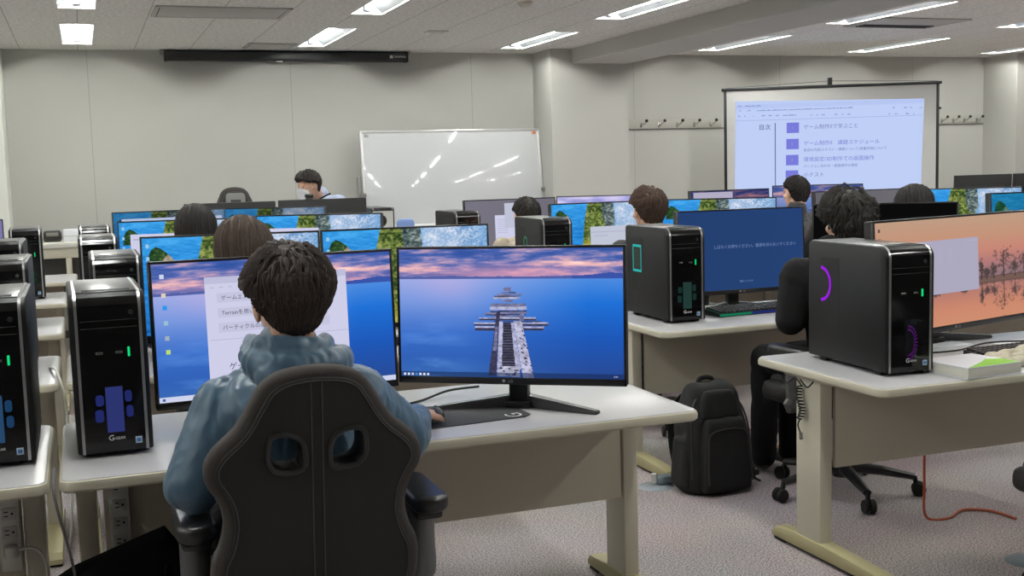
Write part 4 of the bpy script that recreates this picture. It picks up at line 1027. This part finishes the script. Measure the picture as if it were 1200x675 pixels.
def seated(x, y, rz=0, lean=.06, zs=1.0, elL=(-.25,.06,.70), elR=(.25,.06,.70), wrL=(-.16,.33,.725), wrR=(.20,.33,.725), spread=.12, sh=.185, neck=1.06, shz=-.075):
    R_ = Matrix.Translation((x,y,0)) @ rotz(rz); d = neck-1.06
    L = dict(pelvis=(0,-.04,.58), chest=(0,lean*.55-.03,.87+d*.7), neck=(0,lean,neck), shL=(-sh,lean-.01,neck+shz), shR=(sh,lean-.01,neck+shz),
        elL=elL, elR=elR, wrL=wrL, wrR=wrR, hipL=(-.09,.0,.565), hipR=(.09,.0,.565), knL=(-spread-.01,.40,.545), knR=(spread+.01,.40,.545), anL=(-spread-.01,.42,.095), anR=(spread+.01,.42,.095))
    J = {k: tuple(R_@Vector(v)) for k,v in L.items()}
    for s in 'LR':
        J['hd'+s] = tuple(R_.to_3x3()@Vector((.25 if s=='L' else -.1,1,-.12))+Vector((x,y,0))); J['toe'+s] = tuple(R_.to_3x3()@Vector((0,.15,-.04))+Vector((x,y,0)))
    return J
blackcloth = mat('black_cloth', (22,22,23), .9, spec=.2); darkjean = mat('dark_trousers', (17,17,20), .9, spec=.2)
# --- the man in the blue windbreaker, nearest the camera
wind = mat('windbreaker', (64,91,112), .4, spec=.4, var=.10, vscale=7, sheen=.15)
J = seated(.449,2.72, .03, lean=.06, sh=.160, neck=1.025, shz=-.125, elL=(-.245,.0,.735), elR=(.300,.11,.765), wrL=(-.10,.30,.735), wrR=(.437,.425,.745), spread=.13); J['hdR'] = (.449+.42, 2.72+.9, -.13)
t, HM, JJ, jk = person('person in a blue-grey windbreaker seated with back to the camera, nearest of all', J, (.455,2.775,1.150,.13,-.16,.0),
    dict(col=(54,46,42), name='hair_dark_brown', vol=.038, L=.075, n=3800, seed=3, nape=.16, messy=.42, wscale=.75, crown=(-.05,-.30,.95)), wind, darkjean, voxel=.006, puffy=1.16, seed=2, name_top='windbreaker', wr=.005)
# loose hood bunched around the neck
bm = bmesh.new(); nb = JJ['neck']
P = spline([nb+Vector(v) for v in ((.115,.045,-.020),(.128,-.03,-.026),(.085,-.095,-.030),(.01,-.115,-.034),(-.06,-.095,-.022),(-.095,-.03,-.010),(-.090,.05,.0))],5)
tube(bm, P, [.016+.017*math.sin(PI*k/(len(P)-1)) for k in range(len(P))], 12, sx=1, sy=1.25)
P = spline([nb+Vector(v) for v in ((.092,.05,.010),(.090,-.02,.012),(.06,-.075,.008),(.01,-.088,.012),(-.05,-.078,.020),(-.085,-.02,.022),(-.085,.05,.022))],5)
tube(bm, P, [.012+.012*math.sin(PI*k/(len(P)-1)) for k in range(len(P))], 12, sy=1.3)
cap(bm, nb+Vector((-.05,-.10,-.045)), nb+Vector((.06,-.105,-.06)), .045,.045); cap(bm, nb+Vector((.0,-.095,-.05)), nb+Vector((.005,-.12,-.10)), .055,.04)
me = solid(bm, .005, 4); wrinkle(me, .0035, 26, (1.4,1,.5), seed=9); mobj('hood', me, wind, t, ang=80)
# --- others at the desks
def other(label, x, y, rz, head, hair, top=blackcloth, **k):
    pk = {a: k.pop(a) for a in ('puffy','seed','name_top','wr','sleeve') if a in k}
    J = seated(x, y, rz, **k); return person(label, J, head, hair, top, darkjean, voxel=.008, **pk)
grey = mat('charcoal_sweater', (52,52,56), .9); navy = mat('navy_sweater', (38,42,56), .9); beige = mat('beige_shirt', (176,164,148), .85)
other('person with long dark brown hair seated in the second row of the centre column', .56,4.20,.0,(.545,4.29,1.185,.05,-.10,0), dict(col=(58,47,40),name='hair_brown',vol=.026,L=.26,n=1100,seed=5,long=True,wscale=1.5,messy=.05,crown=(0,.15,1)), navy, neck=1.04)
other('person with black bobbed hair seated in the third row of the centre column', .50,5.68,.0,(.513,5.77,1.205,-.1,-.08,0), dict(col=(36,32,31),name='hair_black',vol=.018,L=.22,n=900,seed=6,long=True,wscale=1.6,messy=.04,crown=(0,.15,1)), grey, neck=1.06)
other('person with short black hair seated before the grey screen near the whiteboard', 2.80,7.16,.0,(2.81,7.25,1.13,.05,-.12,0), dict(col=(34,29,27),name='hair_black2',vol=.018,L=.06,n=800,seed=7,wscale=1.6,messy=.08), beige, neck=1.0)
other('person with tousled brown hair seated behind the cyan lit tower computer', 2.95,5.66,.06,(2.957,5.75,1.20,.06,-.08,0), dict(col=(64,48,40),name='hair_mid_brown',vol=.028,L=.075,n=1300,seed=8,wscale=1.35,messy=.3), grey, neck=1.05)
other('person with curly black hair and black clothes seated behind the purple lit tower computer', 3.02,4.10,.10,(3.10,4.16,1.180,-.02,-.10,.05), dict(col=(36,32,30),name='hair_curly_black',vol=.046,L=.10,n=1700,seed=9,wscale=1.2,messy=.5,curl=.010,nape=.6,shift=-12), blackcloth, neck=1.04, elL=(-.225,.05,.775), wrL=(.02,.30,.735), elR=(.27,.12,.78), spread=.07, puffy=1.12)
other('person with neat black hair seated in front of the projected slide', 4.94,7.16,.05,(4.95,7.25,1.215,.14,-.04,0), dict(col=(32,28,27),name='hair_neat_black',vol=.016,L=.05,n=900,seed=10,wscale=1.5,messy=.05,nape=.3), grey, neck=1.07)
other('person with straight black hair seated above the switched-off black monitor', 4.77,5.66,.0,(4.775,5.75,1.16,.0,-.1,0), dict(col=(33,29,28),name='hair_straight_black',vol=.030,L=.22,n=1000,seed=11,long=True,wscale=1.6,messy=.05,crown=(0,.1,1)), navy, neck=1.02)
# --- the teacher, leaning over the front desk
shirt = mat('pale_blue_shirt', (176,186,212), .8)
J = dict(pelvis=(2.28,10.42,.93), chest=(2.12,10.16,1.10), neck=(1.955,9.99,1.245), shL=(2.08,9.84,1.20), shR=(1.90,10.16,1.19), elL=(2.0,9.70,.95), elR=(1.72,10.02,.93), wrL=(1.85,9.62,.75), wrR=(1.62,9.80,.75),
    hipL=(2.33,10.35,.90), hipR=(2.24,10.52,.90), knL=(2.34,10.33,.49), knR=(2.26,10.50,.49), anL=(2.35,10.38,.09), anR=(2.27,10.55,.09))
for s in 'LR':
    p = Vector((2.28,10.42,0)); J['hd'+s] = tuple(p+Vector((-.9,-.5,-.1))); J['toe'+s] = tuple(p+Vector((-.12,-.10,-.04)))
t, HM, JJ, jk = person('person in a pale shirt and white face mask leaning over the teacher desk', J, (1.835,9.90,1.352,2.05,-.30,0), dict(col=(42,36,34),name='hair_side_part',vol=.030,L=.08,n=1000,seed=12,wscale=1.5,messy=.12,crown=(.3,-.2,.95)), shirt, darkjean, voxel=.008, seed=12, name_top='shirt')
bm = bmesh.new(); prism(bm, [(-.062,-.02),(-.03,.002),(0,.008),(.03,.002),(.062,-.02),(.058,-.075),(.03,-.105),(0,-.112),(-.03,-.105),(-.058,-.075)], .05,.10,'y')
bmesh.ops.triangulate(bm, faces=bm.faces[:]); bmesh.ops.subdivide_edges(bm, edges=bm.edges[:], cuts=2, use_grid_fill=True)
for v in bm.verts: v.co.y = (.092+.026*(1-(v.co.x/.062)**2) - .35*max(0,-v.co.z-.06)**1.0*.6) if v.co.y > .06 else .07-3*v.co.x**2
bmesh.ops.translate(bm, verts=bm.verts, vec=(0,.002,-.01)); bmesh.ops.transform(bm, matrix=HM, verts=bm.verts); obj('face_mask', bm, mat('face_mask_white', (226,228,234), .8), t)
bm = bmesh.new()
for s in (-1,1): tube(bm, [HM@Vector((s*.06,.075,-.03)), HM@Vector((s*.078,.03,-.02)), HM@Vector((s*.084,-.01,-.005))], .0022, 6)
obj('mask_strap', bm, mat('face_mask_white', (0,0,0)), t)
bm = bmesh.new(); nb = JJ['neck']; P = spline([nb+Vector(v) for v in ((-.03,-.085,-.02),(.05,-.06,.015),(.085,.03,.02),(.02,.09,0),(-.05,.06,-.02))],6); tube(bm, P, .007, 8); obj('lanyard', bm, blackcloth, t)
# ------------------------------------------------------------------ chairs under the people and the empty ones
chair(.56,4.20,0,'racing-style chair of the person with long dark brown hair'); chair(.50,5.68,0,'racing-style chair of the person with black bobbed hair')
chair(2.80,7.16,0,'racing-style chair of the person before the grey screen'); chair(2.95,5.66,.06,'racing-style chair of the person with tousled brown hair')
chair(3.03,4.10,.10,'racing-style chair on a black star base under the curly-haired person'); chair(4.94,7.16,.05,'racing-style chair of the person in front of the projected slide')
chair(4.77,5.66,0,'racing-style chair of the person above the switched-off monitor')
tc = chair(1.275,10.22,PI,'empty tall racing-style chair with grey headrest inset before the back wall'); tc.scale = (1,1,1.30)
# ------------------------------------------------------------------ small things on and under the desks
t = thing('mouse_pad','black cloth mouse pad with white mark under the hand of the man','mouse pad',(1.07,3.30,DZ))
bm = bmesh.new(); prism(bm, [(-.20,-.145),(.145,-.115),(.17,-.09),(.165,.125),(-.20,.185)], 0,.003,'z',bev=.001); obj('pad', bm, mat('pad_cloth', (44,44,48), .75), t)
text('G', .075, white, t, 'logo', Matrix.Translation((.148,-.105,.0034))@Matrix.Rotation(math.radians(98),4,'Z'))
t = thing('mouse','dark mouse under the hand of the man in the blue jacket','mouse',(.955,3.275,DZ+.003),-.4)
bm = bmesh.new(); ell(bm,(0,0,.002),(.031,.060,.034)); 
for v in bm.verts: v.co.z = max(v.co.z,0)
obj('shell', bm, plas, t); bm = bmesh.new(); lathe(bm, [(0,-.004),(.010,-.004),(.010,.004),(0,.004)], 12, Matrix.Translation((0,.032,.026)),'x'); obj('wheel', bm, rub, t)
# backpack on the floor
t = thing('backpack','black backpack standing on the carpet between two desks','backpack',(2.56,4.39,0), .05)
bpM = mat('backpack_nylon', (13,13,14), .85, bump=.5, bscale=350)
def softbox(w,d,h,c,taper,bev,wr,seed,lean=0):
    bm = bmesh.new(); box(bm,(0,0,h/2),(w,d,h),bev,4); me = solid(bm,.009,5); co = coords(me); f = np.clip(co[:,2]/h,0,1)
    k = 1-taper*f**2.2; co[:,0] *= k; co[:,1] *= 1-.55*taper*f**2; co[:,0] += lean*f; co += np.array(c); setco(me,co); wrinkle(me,wr,8,(1,1,.6),seed=seed); co = coords(me); co[:,2] = np.maximum(co[:,2],.002); setco(me,co); return me
mobj('main_bag', softbox(.34,.19,.485,(0,0,0),.40,.055,.009,3,-.02), bpM, t, ang=80)
mobj('front_pocket', softbox(.25,.06,.33,(.0,-.105,.015),.25,.025,.003,5,-.015), bpM, t, ang=80)
mobj('front_flap', softbox(.20,.04,.13,(-.02,-.085,.335),.3,.018,.003,6,-.01), bpM, t, ang=80)
mobj('side_pocket', softbox(.05,.13,.23,(-.165,.0,.03),.25,.022,.003,7,.01), bpM, t, ang=80)
zipM = mat('zip_dark', (40,40,40), .5)
for P in ([(-.11,-.138,.06),(-.112,-.140,.20),(-.09,-.138,.29),(.07,-.138,.29),(.10,-.140,.20),(.115,-.138,.06)],[(-.155,-.075,.08),(-.155,-.07,.30),(-.125,-.055,.42),(-.02,-.045,.468),(.08,-.055,.42),(.135,-.07,.30),(.155,-.075,.08)]):
    bm = bmesh.new(); tube(bm, spline(P,6), .004, 6); obj('zip', bm, zipM, t)
for s in (-1,1):
    bm = bmesh.new(); P = spline([(s*.07-.02,.09,.42),(s*.13,.12,.36),(s*.195,.12,.25),(s*.205,.10,.15),(s*.155,.07,.06)] if s > 0 else [(-.095,.09,.42),(-.11,.14,.35),(-.12,.15,.22),(-.12,.11,.09),(-.11,.07,.05)],6); tube(bm, P, .024, 10, sx=1.1, sy=.35); obj('shoulder_strap', bm, bpM, t)
bm = bmesh.new(); tube(bm, spline([(-.06,.03,.465),(-.045,.03,.498),(.01,.03,.498),(.025,.03,.465)],6), .011, 8); obj('top_handle', bm, bpM, t)
bm = bmesh.new(); tube(bm, spline([(.15,.0,.06),(.19,-.03,.08),(.185,-.05,.04),(.215,-.05,.02)],5), .006, 6); boxr(bm,.175,.205,-.06,-.045,.05,.075,.004); obj('side_buckle', bm, rub, t)
# black bag on the floor, left of the man's chair
t = thing('cloth_bag','plain black cloth bag leaning by the chair under the left end of the near desk','bag',(.02,3.10,0))
bm = bmesh.new(); prism(bm, [(-.19,0),(.21,0),(.205,.38),(.19,.44),(.134,.523),(.10,.513),(-.10,.447),(-.185,.40)], -.05,.06,'y',bev=.02,seg=3)
me = bpy.data.meshes.new('bag'); bm.to_mesh(me); bm.free(); mobj('bag_body', me, mat('bag_black', (6,6,7), .95, spec=.1), t)
bm = bmesh.new(); tube(bm, spline([(.0,-.052,.42),(.03,-.066,.30),(.10,-.066,.30),(.13,-.052,.45)],6), .010, 8, sy=.5); obj('bag_handle', bm, mat('bag_black', (0,0,0)), t)
# power strips on the panels
ivory = mat('strip_white', (206,206,200), .45)
def strip(x, y, z, label, plug=False):
    t = thing('power_strip', label, 'power strip', (x,y,z))
    bm = bmesh.new(); boxr(bm,-.027,.027,-.030,0,-.185,.085,.005); obj('housing', bm, ivory, t)
    bm = bmesh.new(); boxr(bm,-.013,.013,-.018,0,.082,.098,.004); lathe(bm, [(0,-.022),(.005,-.022),(.006,-.018),(0,-.018)], 10, Matrix.Translation((0,0,.09)),'y'); obj('mount_tab', bm, plas, t)
    for k in range(4):
        zc = .032-.052*k; bm = bmesh.new(); boxr(bm,-.019,.019,-.033,-.028,zc-.017,zc+.017,.003); o = obj('outlet', bm, mat('outlet_grey', (186,186,182), .5), t)
        bm = bmesh.new()
        for x0,z0 in ((-.006,.006),(-.006,-.006)): boxr(bm,x0-.006,x0+.005,-.0336,-.032,zc+z0-.0015,zc+z0+.0015)
        lathe(bm, [(0,-.001),(.0035,-.001),(.0035,.002),(0,.002)], 10, Matrix.Translation((.009,-.0325,zc)),'y'); obj('outlet_hole', bm, rub, o, False)
    bm = bmesh.new(); lathe(bm, [(0,-.004),(.003,-.003),(.0035,0),(0,0)], 10, Matrix.Translation((0,-.03,.070)),'y'); obj('pilot_light', bm, emis('pilot', (200,200,60), 1), t)
    return t
strip(.047,3.413,.548,'white power strip hanging on the near desk panel beside the black bag')
strip(-.242,3.413,.56,'white power strip with a plug in it at the left edge of the picture')
t = thing('power_plug','white plug and cable in the power strip at the left edge','plug',(-.242,3.383,.56))
bm = bmesh.new(); boxr(bm,-.014,.020,-.036,-.004,-.14,-.105,.008); obj('plug_body', bm, ivory, t)
bm = bmesh.new(); tube(bm, spline([(.018,-.02,-.12),(.06,-.025,-.118),(.088,-.03,-.16),(.085,-.03,-.26),(.06,-.03,-.50),(.05,-.02,-.548)],6), .0045, 8); obj('plug_cable', bm, ivory, t)
def cable(name, label, P, r, m, n=8): 
    bm = bmesh.new(); tube(bm, spline(P,n), r, 8); return tag(obj(name, bm, m), label, 'cable')
cream = mat('cable_white', (214,214,206), .5); gcab = mat('cable_grey', (96,92,96), .6)
cable('cable','thin grey cable hanging to the carpet in the gap between the two near left desks',[(-.108,3.10,.72),(-.108,3.02,.66),(-.075,3.06,.45),(-.07,3.12,.25),(-.085,3.16,.02),(-.05,3.2,.008)],.0035,gcab)
cable('cable','white cable looping down the end of the second left desk',[(-.16,4.9,.705),(-.13,4.7,.72),(-.105,4.62,.62),(-.10,4.6,.40),(-.11,4.65,.15),(-.13,4.75,.008)],.005,cream)
ocab = mat('cable_orange', (176,84,54), .55)
cable('cable','orange cable dropping from the nearest right desk and curving over the carpet',[(3.13,3.44,.40),(3.09,3.62,.36),(3.085,3.64,.12),(3.09,3.63,.012),(3.17,3.60,.006),(3.30,3.66,.006),(3.39,3.60,.006),(3.40,3.48,.006)],.0055,ocab)
cable('cable','thin red cable on the carpet between the backpack and the seated person in black',[(3.62,5.08,.006),(3.40,5.17,.006),(3.31,5.27,.006),(3.30,5.39,.006),(3.365,5.57,.006),(3.50,5.75,.006)],.005,mat('cable_red', (120,60,56), .6))
cable('cable','thin dark cable on the desktop behind the pier screen',[(.90,3.50,.705),(1.0,3.56,.705),(1.10,3.60,.72),(1.18,3.52,.74)],.004,rub)
cable('cable','black cable trailing on the desktop under the sunset screen',[(2.72,3.42,.705),(2.9,3.50,.705),(3.1,3.48,.708),(3.35,3.58,.705),(3.6,3.5,.705)],.0035,rub)
# coiled audio cord hanging on the right desk leg
bm = bmesh.new(); P = []
for k in range(110):
    a = k*.62; z = .630-.0011*k; P.append((2.405+.010*math.cos(a), 3.50+.012*math.sin(a)+.012*math.sin(k*.06), z))
tube(bm, P, .0032, 6)
tube(bm, spline([(2.405,3.62,.655),(2.40,3.58,.630),(2.405,3.53,.655),(2.405,3.49,.632)],6), .003, 6); tube(bm, spline([(2.405,3.50,.655),(2.40,3.45,.635),(2.405,3.42,.66)],6), .003, 6)
tube(bm, spline([(2.405,3.50,.51),(2.402,3.51,.485),(2.404,3.495,.455)],6), .0028, 6)
t = tag(obj('audio_cord', bm, rub), 'coiled black audio cord with a silver plug hanging on the right desk leg','cable')
bm = bmesh.new(); tube(bm, [(2.404,3.495,.46),(2.404,3.492,.435)], .0075, 10); obj('plug', bm, chrome, t)
# book with green cover, papers, cloth pouch
t = thing('book','thick white book with green and white cover on the front edge of the right desk','book',(2.86,3.145,DZ), -.0)
Rb = rotz(.02)
bm = bmesh.new(); P = [(-.135,.10),(-.115,-.115),(.125,-.10),(.105,.115)]
prism(bm, P, .003,.036,'z',bev=.002); obj('pages', bm, mat('paper_edge', (226,224,214), .8), t)
bm = bmesh.new(); prism(bm, [(x*1.012,y*1.012) for x,y in P], 0,.003,'z'); prism(bm, [(x*1.012,y*1.012) for x,y in P], .036,.039,'z'); c_ = obj('cover', bm, mat('cover_white', (222,226,232), .4), t, False)
bm = bmesh.new(); prism(bm, [(-.02,-.105),(-.113,-.112),(.12,-.098),(.115,-.02),(.06,.0),(.01,-.04)][1:]+[], .0391,.0397,'z'); obj('cover_print', bm, mat('cover_green', (128,190,52), .4), c_, False)
paper = mat('paper', (224,226,232), .8)
t = tag(obj('paper_sheet', B(2.98,3.28,3.60,3.76,DZ,DZ+.002), paper, None, False),'white sheet of paper on the desk below the sunset screen','paper')
t = tag(obj('paper_sheet', B(3.35,3.62,3.38,3.60,DZ,DZ+.002), paper, None, False),'white sheet of paper at the right edge beside the keyboard','paper')
bm = bmesh.new(); P = spline([(.0,.055,.02),(.07,.06,.022),(.10,.0,.02),(.06,-.055,.018),(-.03,-.055,.018),(-.085,-.02,.018),(-.07,.035,.02)],6,True)
tube(bm, P, .018, 10, True); ell(bm,(.01,0,.012),(.085,.045,.014)); cap(bm,(.05,.02,.03),(.11,.05,.035),.016,.022); cap(bm,(-.02,-.03,.03),(.09,-.02,.03),.014,.014)
me = solid(bm,.004,4); wrinkle(me,.006,15,seed=4); co = coords(me); co[:,2] = np.maximum(co[:,2],.001); setco(me,co)
t = tag(mobj('cloth_pouch', me, mat('beige_cloth', (196,190,170), .9), None, ang=80),'crumpled beige cloth pouch beside the book on the right desk','pouch'); t.location = (3.08,3.19,DZ)
# plastic floor cap and disc
t = thing('floor_outlet_cap','grey floor outlet cap with a white stub on the carpet by the backpack','floor outlet',(2.345,4.53,0))
bm = bmesh.new(); lathe(bm, [(0,.012),(.05,.010),(.075,.004),(.08,0),(0,0)],24); obj('disc', bm, mat('outlet_clear', (150,158,166), .25), t)
bm = bmesh.new(); boxr(bm,.0,.075,-.03,.03,.008,.05,.014); obj('cover', bm, mat('outlet_slate', (104,116,124), .4), t)
bm = bmesh.new(); tube(bm,[(-.005,0,.02),(-.01,0,.062)],.013,10); obj('stub', bm, ivory, t)
t = thing('floor_outlet_cap','round grey floor cap on the carpet in the bottom right corner','floor outlet',(3.09,3.10,0))
bm = bmesh.new(); lathe(bm, [(0,.014),(.05,.012),(.075,.004),(.08,0),(0,0)],24); obj('disc', bm, mat('outlet_slate', (0,0,0)), t)
ec = chair(2.995,2.60,0,'black chair mostly beyond the right edge of the picture'); ec.scale = (1,1,.92)
# white counter by the back wall with things on it
t = thing('side_counter','white waist-high counter by the back wall behind the left computers','counter',(-.02,10.55,0))
bm = B(-.50,.62,-.28,.28,.885,.93,bev=.008); obj('countertop', bm, mat('counter_top', (208,206,198), .5), t)
for x in (-.47,-.11,.58):
    bm = bmesh.new(); boxr(bm,x-.022,x+.022,-.25,-.20,0,.887,.004); boxr(bm,x-.022,x+.022,.20,.25,0,.887,.004); obj('leg', bm, deskLeg, t)
obj('apron', B(-.47,.58,-.255,-.235,.80,.887,bev=.003), deskLeg, t); obj('shelf_panel', B(-.45,.56,.21,.225,.35,.80), mat('panel_dark', (84,84,86), .7), t)
obj('lower_shelf', B(-.47,.58,-.24,.24,.42,.45,bev=.003), deskLeg, t)
t = thing('equipment_case','small black equipment case with rounded corner on the white counter','case',(-.25,10.50,.93))
bm = bmesh.new(); prism(bm, rrect(-.07,.075,0,.095,.022), -.06,.06,'y',bev=.006); obj('case', bm, plas, t); obj('case_panel', B(-.045,.05,-.063,-.058,.05,.08,bev=.002), mat('case_grey', (120,118,110), .5), t)
t = thing('cardboard_box','small white box with a seam on the white counter','box',(-.06,10.52,.93))
obj('box', B(-.10,.10,-.09,.09,0,.10,bev=.003), mat('box_white', (222,224,230), .6), t); obj('seam', B(-.10,.10,-.0925,-.089,.044,.049), gy, t)
# blue chair-back at the head of the room
t = thing('blue_chair','pale blue plastic chair, its backrest showing before the whiteboard','chair',(2.86,10.35,0), PI)
bl = mat('blue_plastic', (120,146,200), .45)
bm = bmesh.new(); prism(bm, rrect(-.085,.085,.78,.995,.04), -.22,-.19,'y',bev=.01); obj('backrest', bm, bl, t)
bm = bmesh.new(); boxr(bm,-.20,.20,-.2,.2,.42,.45,.012); obj('seat', bm, bl, t)
for sx_ in (-1,1):
    for sy_ in (-1,1):
        bm = bmesh.new(); tube(bm, [(sx_*.17,sy_*.17,.43),(sx_*.20,sy_*.20,.0)], .011, 8); obj('leg', bm, chrome, t)
    bm = bmesh.new(); tube(bm, [(sx_*.08,-.19,.43),(sx_*.08,-.215,.84)], .010, 8); obj('back_post', bm, chrome, t)
# webcam on the teacher's monitor
t = thing('webcam','small black webcam clipped on top of the black-backed monitor by the masked person','webcam',(1.74,9.385,1.238))
bm = bmesh.new(); boxr(bm,-.035,.035,-.02,.025,.012,.045,.012); obj('camera_head', bm, plas, t); obj('clip', B(-.025,.025,-.028,.035,-.02,.014,bev=.004), plas, t)
for o in C.objects:
    if o.type == 'EMPTY' and o.get('label') == 'x': print('unlabelled', o.name)

for o in C.objects:
    if len(o.get('label','').split()) > 16: print('LONG', len(o['label'].split()), o['label'])
